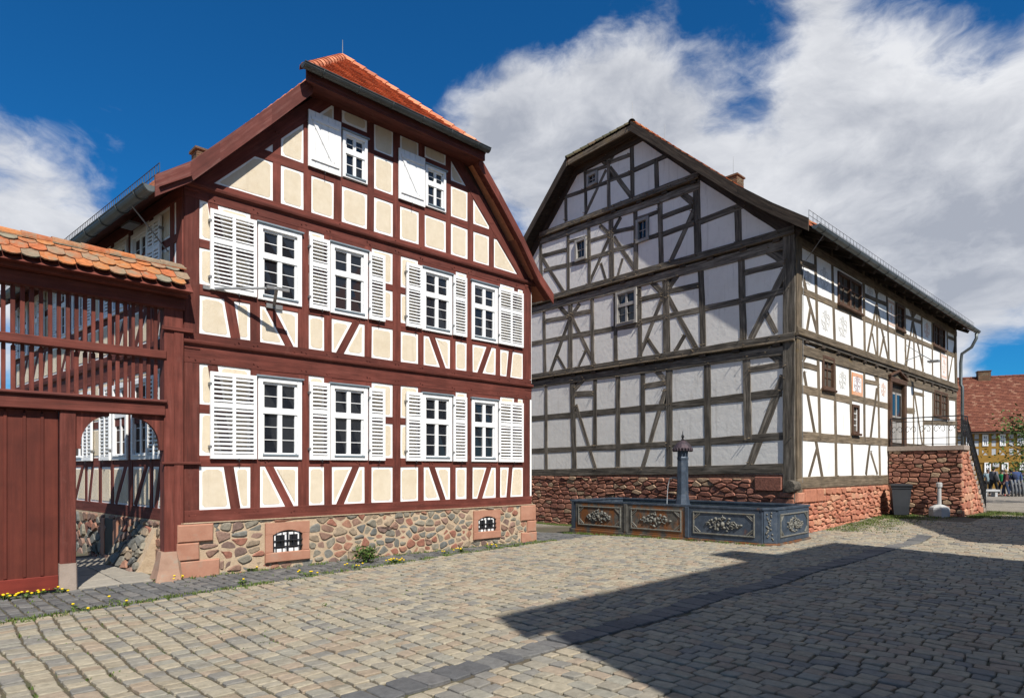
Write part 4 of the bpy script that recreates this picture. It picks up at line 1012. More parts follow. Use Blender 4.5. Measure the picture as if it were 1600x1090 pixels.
# ------------------------------------------------------------------ grey half-timbered house
GH = thing('timbered_house', 'white house with weathered grey oak timbering, tall gable and red sandstone base', 'house', FS.O)
GLEN = 18.0; GW_ = 13.6                                  # length along the street, width of the gable
def Gp(u, z, b=0.0, d=0.0): return FG.pt(u, z, d)+FS.u*b
RS = 0.92; ZE = 8.16; UC = 6.82; HZ = 13.0               # roof pitch, eave height, ridge position, hip eave height
ZR = 14.40
mb = MB()
W0 = [(0.03, -0.8), (GW_, -0.8), (GW_, 8.0), (8.45, 12.7), (5.2, 12.7), (0.03, 8.05)]
mb.ring([[Gp(u, z, 0.06 if k == 0 else 0.06) for k, (u, z) in enumerate(W0)], [Gp(u, z, GLEN-0.3) for u, z in W0]])
mb.build('wall', 'coreold', GH)
GT = [  # gable timbers measured on the facade: x0 y0 x1 y1 width
 ('rail', 828, 704.6, 1044.5, 694, .20), ('rail', 1044.5, 694, 1240, 680, .22),
 ('rail', 828, 654, 1044.5, 634.5, .22), ('rail', 1044.5, 634, 1222, 613, .23),
 ('rail', 898, 615.7, 929, 614, .21), ('rail', 1006, 603.3, 1042, 597.5, .19), ('rail', 1169, 577.5, 1232, 568, .19),
 ('post', 853, 598, 853.5, 736, .18), ('post', 894, 592, 897.5, 736, .26), ('post', 929.7, 590, 929.7, 699, .19), ('post', 965.5, 584, 965.7, 734, .21),
 ('post', 1004.4, 578, 1004.6, 693, .20), ('post', 1045.5, 572, 1046, 731, .25), ('post', 1105.2, 563, 1106.2, 730, .24), ('post', 1166, 553, 1169, 688, .25),
 ('brace', 900, 632, 932, 736, .17), ('brace', 1040, 607, 1003, 734, .18), ('brace', 1225, 586, 1171, 728, .24),
 ('knee', 898, 607, 914, 590, .20), ('knee', 1024, 577, 1043, 597, .20), ('knee', 1199, 546, 1232, 572, .26),
 ('rail', 828, 537.8, 873.7, 529, .19), ('rail', 873, 529, 1002, 505.5, .19), ('rail', 1001, 502.6, 1043, 493, .19), ('rail', 1042, 494.5, 1158, 470, .19), ('rail', 1158, 470, 1240, 450.5, .19),
 ('rail', 851, 501.8, 890, 494.8, .17), ('rail', 892, 492.2, 925, 485.6, .17), ('rail', 1000, 467.8, 1038, 459.6, .17), ('rail', 1042, 455.8, 1096, 444.4, .18), ('rail', 1159, 427.5, 1230, 409.5, .18),
 ('post', 850, 484, 851.5, 586, .18), ('post', 891, 474, 891, 578, .25), ('post', 925, 466, 926, 572, .18), ('post', 961, 458, 962.5, 566, .18), ('post', 999, 449, 1000.5, 563, .18),
 ('post', 1040, 436, 1042, 553, .27), ('post', 1095, 420, 1099, 543, .21), ('post', 1158, 402, 1161.5, 532, .22),
 ('brace', 893, 490, 859.5, 583, .17), ('brace', 893, 495, 931, 574, .17), ('brace', 871, 556, 884, 578, .13), ('brace', 916, 546, 902, 576, .13),
 ('brace', 1035, 465, 996, 564, .17), ('brace', 1012, 530, 1030, 556, .15), ('brace', 1042, 461, 1088, 545, .18), ('brace', 1070, 523, 1054, 551, .15),
 ('brace', 1228, 418, 1173, 530, .21), ('brace', 1196.4, 489, 1213, 520, .16),
 ('knee', 874, 479, 889, 495, .18), ('knee', 906, 474, 893, 493, .18), ('knee', 1018, 440, 1037, 459, .20), ('knee', 1061, 427, 1044, 451, .20), ('knee', 1199, 390, 1230, 410, .24),
 ('post', 844.5, 372, 846, 440, .17), ('post', 887.5, 364, 888, 462, .16), ('post', 919.8, 354, 921, 454, .17), ('post', 954.5, 344, 956, 444, .23), ('post', 992.7, 330, 994, 432, .19), ('post', 1031, 314, 1033.5, 420, .20),
 ('post', 1088, 283, 1090.5, 402, .26), ('post', 1152.5, 322, 1154, 382, .23),
 ('rail', 843, 401, 886, 389.7, .16), ('rail', 850, 422.5, 920, 406.3, .17), ('rail', 920, 404, 954, 394, .16), ('rail', 955, 392, 993, 382, .16), ('rail', 993, 377.6, 1032, 366, .16),
 ('rail', 920, 376.6, 954, 366.4, .15), ('rail', 956, 363.4, 993, 355.4, .15), ('rail', 888, 377.8, 920, 369.5, .13), ('rail', 1032, 368, 1089, 346.6, .18), ('rail', 1089, 348, 1170, 317, .20),
 ('rail', 1032, 340, 1087, 319.6, .17), ('rail', 993, 343.5, 1032, 329, .15),
 ('brace', 847, 403, 883, 460, .17), ('brace', 953, 369, 918, 448, .16), ('brace', 958.5, 371, 997, 427, .17), ('brace', 939, 411, 948, 441, .12), ('brace', 973, 403.5, 964, 436, .12), ('brace', 1084, 328, 1047, 411, .18),
 ('knee', 937, 352, 953, 366, .16), ('knee', 970, 339, 957, 363, .16), ('knee', 1066, 303, 1086, 319, .22),
 ('post', 884, 308, 884.5, 346, .15), ('post', 914, 246, 915.5, 334, .15), ('post', 950.6, 240, 951.5, 328, .17), ('post', 986.8, 216, 988.5, 314, .18), ('post', 1025.2, 248, 1026.3, 298, .17),
 ('rail', 874, 311, 914, 297.6, .15), ('rail', 914, 297, 951, 284, .15), ('rail', 951, 282, 987, 269.4, .16), ('rail', 987, 267.6, 1050, 239.5, .17), ('rail', 915, 270.4, 950, 258.6, .13), ('rail', 951, 254.4, 986, 241.7, .15),
 ('brace', 947, 265, 912, 340, .15), ('brace', 953, 262, 991, 314, .17), ('knee', 935, 245, 948, 258, .16), ('knee', 965, 232, 952, 254, .15),
]
gts = []
for k, x0, y0, x1, y1, w_ in GT: gts.append((k, FG.uz(x0, y0), FG.uz(x1, y1), w_))
gts.append(('post', (12.3, 1.7), (12.3, 8.2), .2)); gts.append(('post', (11.4, 1.7), (11.4, 8.2), .2))
gts.append(('corner_post', (0.165, 0.9), (0.165, 8.0), .34))
SILL = (FG.uz(828, 739.5), FG.uz(1226, 731.5)); SILL = ((GW_, SILL[0][1]-0.0), (0.34, SILL[1][1]))
gts.append(('sill_beam', SILL[0], SILL[1], .26))
# the jettied floor beams: sill above, plate below, beam ends between
JET = [((11.03, 4.988, 5.554), (0.0, 4.80, 5.401)), ((10.97, 7.931, 8.466+0.05), (0.0, 7.66, 8.21)), ((10.3, 10.56, 11.05), (3.0, 10.2, 10.76))]
beams = []
for (ua, lo_a, hi_a), (ub, lo_b, hi_b) in JET:
    ue = GW_ if hi_a < 9 else (10.45 if hi_a > 9 else ua)
    if hi_a > 9: ue = 10.42
    beams.append((ua, lo_a, hi_a, ub, lo_b, hi_b, ue))
    la = lambda f: (lo_a+(hi_a-lo_a)*f); lb = lambda f: (lo_b+(hi_b-lo_b)*f)
    ex = lambda fa, fb, u: fa+(fb-fa)*(u-ua)/(ub-ua)
    for f, w_, nm in ((0.82, 0.36*(hi_a-lo_a), 'floor_sill'), (0.25, 0.46*(hi_a-lo_a), 'wall_plate')):
        gts.append((nm, (ue, ex(la(f), lb(f), ue)), (ub if ub > 1 else 0.0, ex(la(f), lb(f), ub if ub > 1 else 0.0)), w_))
    gts.append(('gap', (ue, ex(la(.5), lb(.5), ue)), (ub, ex(la(.5), lb(.5), ub)), .2))
gts.append(('rafter', (-0.05, 7.93), (5.35, 12.90), .34)); gts.append(('rafter', (13.6, 8.0), (8.28, 12.85), .34)); gts.append(('hip_plate', (5.0, 12.72), (8.6, 12.72), .30))
GWINS = [('white', 963.5, 453.5, 996, 507.5), ('small', 899.5, 373, 917.5, 407), ('small', 994.8, 341, 1014.5, 378), ('small', 918, 270, 934.5, 290)]
gw = []
for k, x0, y0, x1, y1 in GWINS:
    xm = (x0+x1)/2; a = FG.uz(x1, y1)[0]; b = FG.uz(x0, y1)[0]; z0 = FG.uz(xm, y1)[1]; z1 = FG.uz(xm, y0)[1]; gw.append((k, a, b, z0, z1))
region = [(0.05, 1.6), (GW_-.05, 1.6), (GW_-.05, 8.1), (8.35, 12.78), (5.22, 12.78), (0.05, 8.05)]
for p in cells(region, [quad(a, b, w_) for k, a, b, w_ in gts], [[(a, z0), (b, z0), (b, z1), (a, z1)] for k, a, b, z0, z1 in gw], 0.022, 0.012):
    MB().poly(FG, chaikin(inset(p, -0.014), 0.03), -0.06, -0.004+R(-.002, .002), 0).build('infill_panel', 'lime', GH)
DG = {'post': 0.014, 'rail': 0.011, 'brace': 0.008, 'knee': 0.005, 'rafter': 0.034, 'corner_post': 0.05, 'sill_beam': 0.055, 'floor_sill': 0.07, 'wall_plate': 0.03, 'hip_plate': 0.04}
pegs = MB(); npg = 0
def peg(F, u, z, d, l=0.10):
    j = V((R(-.02, .02), R(-.02, .02), R(-.015, .02)))
    pegs.tube([F.pt(u, z, d-0.02), F.pt(u, z, d+l*R(.6, 1.2))+j], 0.011, 5)
for k, a, b, w_ in gts:
    if k == 'gap': continue
    L_ = math.hypot(a[0]-b[0], a[1]-b[1]); sg = max(1, int(L_/0.45)) if k not in ('knee',) else 1
    sg = min(sg, 14)
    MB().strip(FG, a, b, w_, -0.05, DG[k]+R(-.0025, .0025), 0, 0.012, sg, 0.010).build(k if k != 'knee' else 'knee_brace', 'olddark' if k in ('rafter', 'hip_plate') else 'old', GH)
    if k in ('rail', 'brace', 'post', 'knee'):
        t = (V(b)-V(a)).normalized(); n_ = V((-t.y, t.x))
        for q, s in ((V(a), 1), (V(b), -1)):
            for o in (-0.25, 0.25):
                p = q+t*(s*R(0.03, 0.10))+n_*(w_*o)
                if p.x > 0.05 and R(0, 1) < 0.85: peg(FG, p.x, p.y, DG[k])
for ua, lo_a, hi_a, ub, lo_b, hi_b, ue in beams:
    # moulded board and dark beam ends in the gap
    mid = lambda u, f: (lo_a+(hi_a-lo_a)*f)+((lo_b+(hi_b-lo_b)*f)-(lo_a+(hi_a-lo_a)*f))*(u-ua)/(ub-ua)
    u = max(ub, 0.3)+0.1
    while u < ue-0.3:
        z = mid(u, 0.545); MB().box(FG, u, u+0.22, z-0.055, z+0.055, -0.05, 0.07+R(-.01, .01), 0, 0.01).build('beam_end', 'olddark', GH)
        u += R(0.95, 1.25)
    MB().strip(FG, (ue, mid(ue, 0.64)), (max(ub, 0.0), mid(max(ub, 0.0), 0.64)), 0.05, -0.02, 0.10, 0, 0.012, 8, 0.004).build('string_course', 'oldwarm', GH)
    for k in range(26):
        uu = R(max(ub, .2), ue); peg(FG, uu, mid(uu, R(0.72, .9)), 0.085, 0.07)
for k, a, b, z0, z1 in gw:
    if k == 'white': casement(FG, GH, a, z0, b-a, z1-z0, rows=(0, 1), fr=0.09, mat='greywin', drip=False, d0=0.02)
    else:
        mb = MB(); f = 0.10
        for q in ((a, a+f, z0, z1), (b-f, b, z0, z1), (a+f, b-f, z1-f, z1), (a+f, b-f, z0, z0+f)): mb.box(FG, *q, -0.05, 0.07, 0, 0.01)
        w_ = mb.build('window', 'greywin', GH); MB().box(FG, a+f, b-f, z0+f, z1-f, -0.055, -0.02).build('pane', 'glass', w_)
        m2 = MB(); zc = (z0+z1)/2; m2.box(FG, a+f, b-f, zc-.012, zc+.012, -.03, 0.005); m2.box(FG, (a+b)/2-.012, (a+b)/2+.012, z0+f, z1-f, -.03, 0.004); m2.build('glazing_bar', 'greywin', w_)

# ---- street side
STM = [
 ('rail', 1250, 452.5, 1397, 518, .20), ('rail', 1397, 518, 1494, 556.5, .20), ('rail', 1250, 410, 1274, 418, .17), ('rail', 1351, 461, 1385, 475.5, .15), ('rail', 1413, 493.4, 1440, 504, .15), ('rail', 1480, 526, 1493, 531, .15),
 ('post', 1273, 370, 1277.5, 535, .17), ('post', 1299.5, 390, 1304.5, 545, .18), ('post', 1328, 482, 1331.6, 548, .16), ('post', 1348.6, 410, 1351, 555, .18), ('post', 1369, 420, 1371, 560, .17), ('post', 1384.5, 430, 1389, 565, .17),
 ('post', 1398.5, 450, 1401, 572, .16), ('post', 1413.5, 460, 1415, 577, .16), ('post', 1426, 470, 1429, 580, .17), ('post', 1439.6, 480, 1442, 585, .17), ('post', 1456, 490, 1457, 588, .16), ('post', 1469, 543, 1470, 592, .15), ('post', 1479.5, 500, 1481, 597, .17),
 ('corner_post', 1491.5, 505, 1493, 605, .30),
 ('brace', 1250, 416, 1279, 528, .17), ('brace', 1266, 482, 1260, 522, .14), ('brace', 1369, 477, 1355, 554, .16), ('brace', 1369.5, 477, 1388, 562, .16), ('brace', 1363, 521, 1369, 556, .14), ('brace', 1380, 529, 1374, 560, .14),
 ('brace', 1425.5, 503, 1416, 572, .17), ('brace', 1426.5, 503, 1443, 580, .17), ('brace', 1491, 542, 1482, 594, .16),
 ('knee', 1362, 433, 1369, 456, .20), ('knee', 1377, 443, 1370, 458, .20), ('knee', 1420, 477, 1425, 492, .2), ('knee', 1433, 484, 1427, 493, .2),
 ('rail', 1252, 607, 1331, 626, .24), ('rail', 1331, 621, 1388, 634.5, .22), ('rail', 1252, 569, 1279, 576, .18), ('rail', 1350, 595, 1372, 599, .15), ('rail', 1252, 681, 1390, 691, .26),
 ('post', 1277.5, 545, 1281, 683, .18), ('post', 1303.5, 555, 1306.7, 746, .19), ('post', 1327.5, 562, 1332, 742, .18), ('post', 1350, 566, 1350.6, 690, .17), ('post', 1371.5, 570, 1375, 742, .18),
 ('brace', 1256, 580, 1285, 746, .19), ('brace', 1276, 702, 1264, 746, .15), ('brace', 1370, 607, 1353, 741, .18), ('brace', 1360.5, 706, 1371, 741, .14), ('knee', 1360, 570, 1370, 594, .18), ('knee', 1262, 547, 1254, 563, .2),
 ('rail', 1413, 641, 1429, 642, .22), ('rail', 1429, 614, 1443, 617, .16), ('post', 1427, 585, 1427.5, 700, .17), ('post', 1442, 590, 1443, 700, .17), ('brace', 1428.5, 612, 1441, 695, .17), ('post', 1457, 595, 1457.5, 700, .15), ('post', 1482, 600, 1482.5, 700, .15),
 ('rail', 1443, 660, 1495, 661, .2), ('post', 1493, 600, 1494, 700, .22), ('rail', 1482, 622, 1494, 624, .15),
]
sts = [(k, FS.uz(a, b), FS.uz(c, d), w_) for k, a, b, c, d, w_ in STM]
SR = 17.5
sts += [('sill_beam', (0.0, 1.39), (7.6, 1.40), .32), ('floor_sill', (0.0, 5.44), (SR, 5.52), .18), ('wall_plate', (0.0, 4.98), (SR, 5.08), .30), ('gap', (0, 5.24), (SR, 5.3), .2), ('top_plate', (0, 7.85), (SR, 7.90), .24),
        ('corner_post', (0.16, 1.1), (0.16, 7.9), .32), ('sill_beam', (9.6, 2.62), (SR, 2.62), .2)]
SWD = [('win2', 3.0, 6.68, 2.0, 0.98), ('win1', 8.62, 6.80, 0.92, 0.92), ('win2', 13.6, 6.86, 1.85, 0.95), ('win1', 1.80, 4.05, 0.88, 0.96), ('thin', 4.17, 2.86, 0.62, 0.92), ('win2', 13.7, 3.95, 2.2, 1.10)]
DOOR = (7.72, 2.55, 1.9, 2.42)
holes = [[(u, z), (u+w_, z), (u+w_, z+h_), (u, z+h_)] for k, u, z, w_, h_ in SWD]+[[(DOOR[0], 2.5), (DOOR[0]+DOOR[2], 2.5), (DOOR[0]+DOOR[2], 4.97), (DOOR[0], 4.97)]]
scell = cells([(0.05, 1.5), (SR, 1.5), (SR, 7.95), (0.05, 7.95)], [quad(a, b, w_) for k, a, b, w_ in sts], holes, 0.025, 0.012)
for p in scell:
    cx = sum(q[0] for q in p)/len(p); cz = sum(q[1] for q in p)/len(p)
    if cz < 2.55 and cx > 7.6: continue
    MB().poly(FS, chaikin(inset(p, -0.014), 0.03), -0.06, -0.004+R(-.002, .002), 0).build('infill_panel', 'limeS', GH)
for k, a, b, w_ in sts:
    if k == 'gap': continue
    L_ = math.hypot(a[0]-b[0], a[1]-b[1]); sg = min(max(1, int(L_/0.5)), 20) if k != 'knee' else 1
    MB().strip(FS, a, b, w_, -0.05, DG.get(k, 0.04)+R(-.004, .004), 0, 0.012, sg, 0.009).build(k if k != 'knee' else 'knee_brace', 'oldwarm', GH)
    if k in ('rail', 'brace', 'post'):
        for q in (a, b):
            if R(0, 1) < 0.5: peg(FS, q[0]+R(-.05, .05), q[1]+R(-.06, .06), DG[k], 0.05)
pegs.build('peg', 'oldwarm', GH, kind='stuff')
MB().strip(FS, (-0.06, 5.335), (SR, 5.40), 0.07, -0.02, 0.12, 0, 0.015, 20, 0.004).build('string_course', 'oldwarm', GH)
MB().strip(FS, (-0.04, 5.27), (SR, 5.33), 0.10, -0.02, 0.07, 0, 0.012, 20, 0.004).build('string_course', 'old', GH)
for i in range(15): u = 0.5+i*1.15; MB().box(FS, u, u+0.2, 5.16, 5.26, 0.0, 0.085, 0, 0.01).build('beam_end', 'olddark', GH)
# round beam butt on the corner stone
mb = MB(); c = FG.pt(0.17, 1.30, 0.0); rr = 0.17
mb.tube([FG.pt(0.06, 1.30, -0.1), FG.pt(0.06, 1.30, 0.20), FG.pt(0.06, 1.30, 0.23)], [rr, rr, rr*0.93], 14); mb.build('beam_butt', 'old', GH)
for k, u, z, w_, h_ in SWD:
    n = {'win2': 2, 'win1': 1, 'thin': 1}[k]; fr = 0.09; mb = MB()
    for q in ((u, u+fr, z, z+h_), (u+w_-fr, u+w_, z, z+h_), (u+fr, u+w_-fr, z+h_-fr, z+h_), (u+fr, u+w_-fr, z, z+fr)): mb.box(FS, *q, -0.05, 0.045, 0, 0.008)
    if n == 2: mb.box(FS, u+w_/2-.06, u+w_/2+.06, z, z+h_, -0.05, 0.042, 0, 0.008)
    mb.box(FS, u-0.05, u+w_+0.05, z-0.05, z+0.02, 0.0, 0.10, 0, 0.01)
    wn = mb.build('window', 'brownwin', GH); bars = MB()
    seg = [(u+fr, u+w_-fr)] if n == 1 else [(u+fr, u+w_/2-.06), (u+w_/2+.06, u+w_-fr)]
    for a, b in seg:
        MB().box(FS, a, b, z+fr, z+h_-fr, -0.055, -0.03).build('pane', 'glass', wn)
        zt = z+fr+(h_-2*fr)*0.66
        if k != 'thin': bars.box(FS, a, b, zt-.025, zt+.025, -.04, 0.0, 0); bars.box(FS, (a+b)/2-.022, (a+b)/2+.022, z+fr, z+h_-fr, -.04, -0.002, 0)
        nr_ = 4 if k == 'thin' else 2
        for i in range(1, nr_):
            zz = z+fr+(h_-2*fr)*i/nr_*(1 if k == 'thin' else 0.66); bars.box(FS, a, b, zz-.012, zz+.012, -.045, -0.012)
        for e in ((a, a+.03), (b-.03, b)): bars.box(FS, *e, z+fr, z+h_-fr, -.045, -0.008)
    bars.build('glazing_bar', 'white' if k == 'thin' else 'brownwin', wn)
# doorway: deep wooden frame, small pediment, glazed leaf
u, z, w_, h_ = DOOR; mb = MB()
mb.box(FS, u, u+0.20, z-0.02, z+h_, -0.05, 0.10, 0, 0.015); mb.box(FS, u+w_-0.25, u+w_, z-0.02, z+h_, -0.05, 0.10, 0, 0.015); mb.box(FS, u, u+w_, z+h_-0.16, z+h_+0.02, -0.05, 0.12, 0, 0.015)
mb.strip(FS, (u-0.08, z+h_+0.04), (u+w_/2, z+h_+0.30), 0.07, 0.02, 0.14, 0, 0.01); mb.strip(FS, (u+w_+0.08, z+h_+0.04), (u+w_/2, z+h_+0.30), 0.07, 0.02, 0.14, 0, 0.01)
dr = mb.build('door', 'brownwin', GH)
MB().box(FS, u+0.2, u+w_-0.25, z, z+h_-0.16, -0.055, -0.02, 0).build('door_leaf', 'olddark', dr)
for a, b in ((u+0.28, u+w_/2-0.07), (u+w_/2+0.03, u+w_-0.33)):
    MB().box(FS, a, b, z+1.05, z+1.95, -0.02, 0.0, 0, 0.005).build('panel', 'greywin', dr); MB().box(FS, a+.06, b-.06, z+1.12, z+1.88, 0.0, 0.006).build('pane', 'glass', dr)
    MB().box(FS, a, b, z+0.15, z+0.9, -0.02, 0.012, 0, 0.01).build('panel', 'greywin', dr)
MB().tube([FS.pt(u+w_/2-0.12, z+1.0, 0.0), FS.pt(u+w_/2-0.12, z+1.0, 0.06), FS.pt(u+w_/2-0.24, z+1.0, 0.07)], 0.014, 6).build('handle', 'greymetal', dr)
# painted panels: the framed orange one by the thin window, faded ones elsewhere
def ornament(F, u0, u1, z0, z1, frame_, mat, seed, d=0.001):
    rnd = random.Random(seed); mb = MB(); w_, h_ = u1-u0, z1-z0
    if frame_:
        t = w_*0.10; n = 9
        for a, b, c, e in ((u0, u0+t, z0, z1), (u1-t, u1, z0, z1)): mb.box(F, a, b, c, e, d-.004, d+.002)
        for k in range(n):
            a = u0+t+(w_-2*t)*k/n; b = a+(w_-2*t)/n*0.62
            mb.box(F, a, b, z1-t*1.2, z1, d-.004, d+.002); mb.box(F, a, b, z0, z0+t*1.2, d-.004, d+.002)
        mb.build('painted_border', mat, GH); mb = MB(); mat = 'orndark' if mat == 'ornorange' else mat
    cx, cz = (u0+u1)/2, (z0+z1)/2; s = w_*0.30
    def line(pts, r):
        for a, b in zip(pts[:-1], pts[1:]): mb.strip(F, a, b, r, d-.004, d+.0015+rnd.uniform(0, .0006))
    for sg in (-1, 1):
        line([(cx+sg*s*0.1*math.cos(t*.5)+sg*s*0.95*math.sin(t*0.55), cz-h_*0.30+h_*0.6*t/6+0.02*math.sin(2*t)) for t in range(7)], w_*0.022)
        line([(cx+sg*(s*0.55+s*0.42*math.cos(t)), cz+h_*0.10+s*0.45*math.sin(t)) for t in [i*0.7 for i in range(9)]], w_*0.022)
        line([(cx+sg*(s*0.45+s*0.32*math.cos(t)), cz-h_*0.17+s*0.35*math.sin(t)) for t in [i*0.8 for i in range(8)]], w_*0.02)
    for k in range(6):
        a = k*math.pi/3; c = (cx+s*0.30*math.cos(a), cz+h_*0.24+s*0.30*math.sin(a)); r = s*0.15
        mb.poly(F, [(c[0]+r*math.cos(t), c[1]+r*math.sin(t)) for t in [i*math.pi/3 for i in range(6)]], d-.003, d+.002)
    line([(cx, cz-h_*0.36), (cx, cz+h_*0.14)], w_*0.028)
    return mb.build('painted_ornament', mat, GH)
def cell_at(px, py):
    u, z = FS.uz(px, py)
    for p in scell:
        if min(q[0] for q in p) < u < max(q[0] for q in p) and min(q[1] for q in p) < z < max(q[1] for q in p): return min(q[0] for q in p), max(q[0] for q in p), min(q[1] for q in p), max(q[1] for q in p)
for i, (px, py, fr, mt) in enumerate([(1339, 597, True, 'ornorange'), (1316, 595, False, 'orngrey'), (1379, 606, False, 'ornred'), (1289, 425, False, 'orngrey'), (1290, 505, False, 'orngrey'), (1264, 432, False, 'orngrey'), (1316, 517, False, 'orngrey'), (1391, 480, True, 'ornred'), (1360, 465, False, 'orngrey'), (1448, 520, False, 'ornred'), (1476, 572, True, 'ornred')]):
    c = cell_at(px, py)
    if c: ornament(FS, c[0]+.07, c[1]-.07, max(c[2], c[3]-1.6)+.08, c[3]-.07, fr, mt, i)
# light bracket on the first floor
mb = MB(); mb.tube([FS.pt(9.6, 5.75, 0.05), FS.pt(9.9, 5.95, 0.5), FS.pt(10.3, 5.75, 0.75)], 0.018, 5); mb.tube([FS.pt(9.6, 6.35, 0.05), FS.pt(9.95, 5.95, 0.5)], 0.012, 5); mb.box(FS, 10.2, 10.5, 5.70, 5.76, 0.6, 0.95); mb.build('bracket', 'greymetal', GH)
# ---- stone base
MB().box(FG, 0.0, GW_, -0.8, 1.62, -0.05, 0.03).build('plinth', 'redmortar', GH)
MB().box(FS, 0.0, SR, -0.8, 1.25, -0.05, 0.03).build('plinth', 'redmortar', GH)
# big dressed stones at the corner
for a, b, c, d, in ((0.0, 0.42, 0.98, 1.14), (0.0, 0.70, 0.52, 0.97), (0.0, 0.5, 0.1, 0.51), (0.34, 1.15, 1.15, 1.56)):
    stone(FG, [(a+.01, c+.008), (b-.01, c+.008), (b-.01, d-.008), (a+.01, d-.008)], 0.0, 0.085, 0.022, 'sand', GH, None, 0.01)
for a, b, c, d, in ((-0.04, 0.42, 0.86, 1.14), (0.42, 1.25, 0.84, 1.22), (0.0, 0.75, 0.40, 0.84), (0.0, 0.55, -0.05, 0.39), (1.25, 1.75, 0.84, 1.22)):
    stone(FS, [(a+.01, c+.008), (b-.01, c+.008), (b-.01, d-.008), (a+.01, d-.008)], 0.0, 0.085, 0.022, 'sand_sunlit', GH, None, 0.01)
coursed(FG, 0.42, 11.2, -0.45, 1.50, (0.12, 0.21), (0.22, 0.50), 'sand', GH, 0.0, 0.075, 215, 0.02, [(0.0, 0.5, -1, 1.14), (0.0, 0.70, 0.52, 0.97), (0.34, 1.15, 1.15, 1.56)], 4)
coursed(FS, 0.55, 7.75, 0.0, 1.22, (0.13, 0.22), (0.22, 0.50), 'sand_sunlit', GH, 0.0, 0.075, 85, 0.02, [(0.0, 1.75, 0.84, 1.22), (0.0, 0.75, 0.40, 0.84)], 6)
# ---- roof
GF = 0.50
PLg = [(-0.62, 8.02), (0.35, 8.72), (1.4, 9.56), (UC-1.53, HZ)]
PRg = [(2*UC-u, z) for u, z in PLg]
Gr = lambda u, z, b: FG.pt(u, z, 0)+FS.u*b if b > 0 else FG.pt(u, z, -b)
HB = 1.47; ridge = (UC, ZR)
for prof in (PLg, PRg):
    slope(prof, -GF, GLEN, 'roof_slope', 'tile', GH, Gr)
    slope([prof[-1], ridge], HB, GLEN, 'roof_slope', 'tile', GH, Gr)
    mb = MB(); mb.add([Gr(*prof[-1], -GF), Gr(*ridge, HB), Gr(*prof[-1], HB)], [(0, 1, 2)]); mb.build('roof_slope', 'tile', GH)
hA = Gr(PLg[-1][0]-.03, HZ+.02, -GF); hB = Gr(PRg[-1][0]+.03, HZ+.02, -GF); ap = Gr(*ridge, HB)
MB().add([hA, hB, ap], [(0, 1, 2)]).build('roof_slope', 'tilemoss', GH)
es = (hB-hA).normalized(); foot = hA+es*((ap-hA).dot(es)); et = (ap-foot).normalized(); TL = (ap-foot).length; sa = (foot-hA).length; sb = (hB-hA).length
mb = MB(); roof_tiles(hA, es, et, sb, int(TL/0.16), 0.17, 0.16, lambda t: sa*t/TL, lambda t: sb-(sb-sa)*t/TL, mb); mb.build('roof_tile', 'tilemoss', GH, kind='stuff')
# street-side slope: plain tiles near the gable, courses beyond
mb = MB(); a = Gr(PLg[1][0], PLg[1][1]+.01, 0.001); et = (Gr(*ridge, 0.001)-Gr(PLg[2][0], PLg[2][1], 0.001)).normalized(); a = Gr(PLg[2][0], PLg[2][1]+.02, 0.001)
TL = (Gr(*ridge, 0.001)-a).length
roof_tiles(a-FS.u*GF, FS.u, et, GLEN, int(TL/0.17), 0.18, 0.17, lambda t: 0.0 if t < TL*0.7 else (GF+HB)*(t/TL-0.7)/0.3, lambda t: GLEN, mb, rnd_bot=False)
for i in range(2):
    (ua, za), (ub, zb) = PLg[i], PLg[i+1]; n = 7
    for k in range(n):
        q = [(ua+(ub-ua)*f, za+(zb-za)*f) for f in (k/n, (k+1.1)/n)]
        b = -GF
        while b < GLEN:
            b2 = min(b+0.18, GLEN); mb.ring([[Gr(q[0][0], q[0][1]+.004, x), Gr(q[0][0], q[0][1]+.036+R(0, .008), x), Gr(q[1][0], q[1][1]+.012, x)] for x in (b+.003, b2-.003)]); b = b2
mb.build('roof_tile', 'tile', GH, kind='stuff')
ridge_tiles(ap, Gr(*ridge, GLEN), 44, 0.12, 'tile', GH)
ridge_tiles(hA+V((0, 0, .03)), ap, 9, 0.11, 'tilemoss', GH, name='hip_tile'); ridge_tiles(hB+V((0, 0, .03)), ap, 9, 0.11, 'tilemoss', GH, name='hip_tile')
for prof in (PLg, PRg):
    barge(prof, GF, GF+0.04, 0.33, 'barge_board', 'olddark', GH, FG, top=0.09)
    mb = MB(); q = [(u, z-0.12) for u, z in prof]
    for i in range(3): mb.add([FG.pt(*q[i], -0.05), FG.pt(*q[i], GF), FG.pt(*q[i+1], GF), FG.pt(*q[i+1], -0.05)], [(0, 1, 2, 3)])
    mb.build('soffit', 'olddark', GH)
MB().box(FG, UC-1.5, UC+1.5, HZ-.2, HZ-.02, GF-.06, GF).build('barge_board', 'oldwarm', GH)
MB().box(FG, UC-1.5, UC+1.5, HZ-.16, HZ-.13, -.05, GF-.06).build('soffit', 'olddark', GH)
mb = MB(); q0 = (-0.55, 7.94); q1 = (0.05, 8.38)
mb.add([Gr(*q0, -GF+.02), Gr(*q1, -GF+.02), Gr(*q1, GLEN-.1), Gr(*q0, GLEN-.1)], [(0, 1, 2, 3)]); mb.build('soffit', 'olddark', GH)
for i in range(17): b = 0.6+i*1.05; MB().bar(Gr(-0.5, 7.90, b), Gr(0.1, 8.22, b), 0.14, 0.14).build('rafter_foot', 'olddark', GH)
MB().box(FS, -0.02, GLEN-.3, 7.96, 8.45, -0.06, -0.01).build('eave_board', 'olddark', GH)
g0 = FS.pt(-0.55, 7.90, 0.72); g1 = FS.pt(18.1, 7.98, 0.72)
gutter(g0, g1, 0.10, 'zinc', GH, brackets=22)
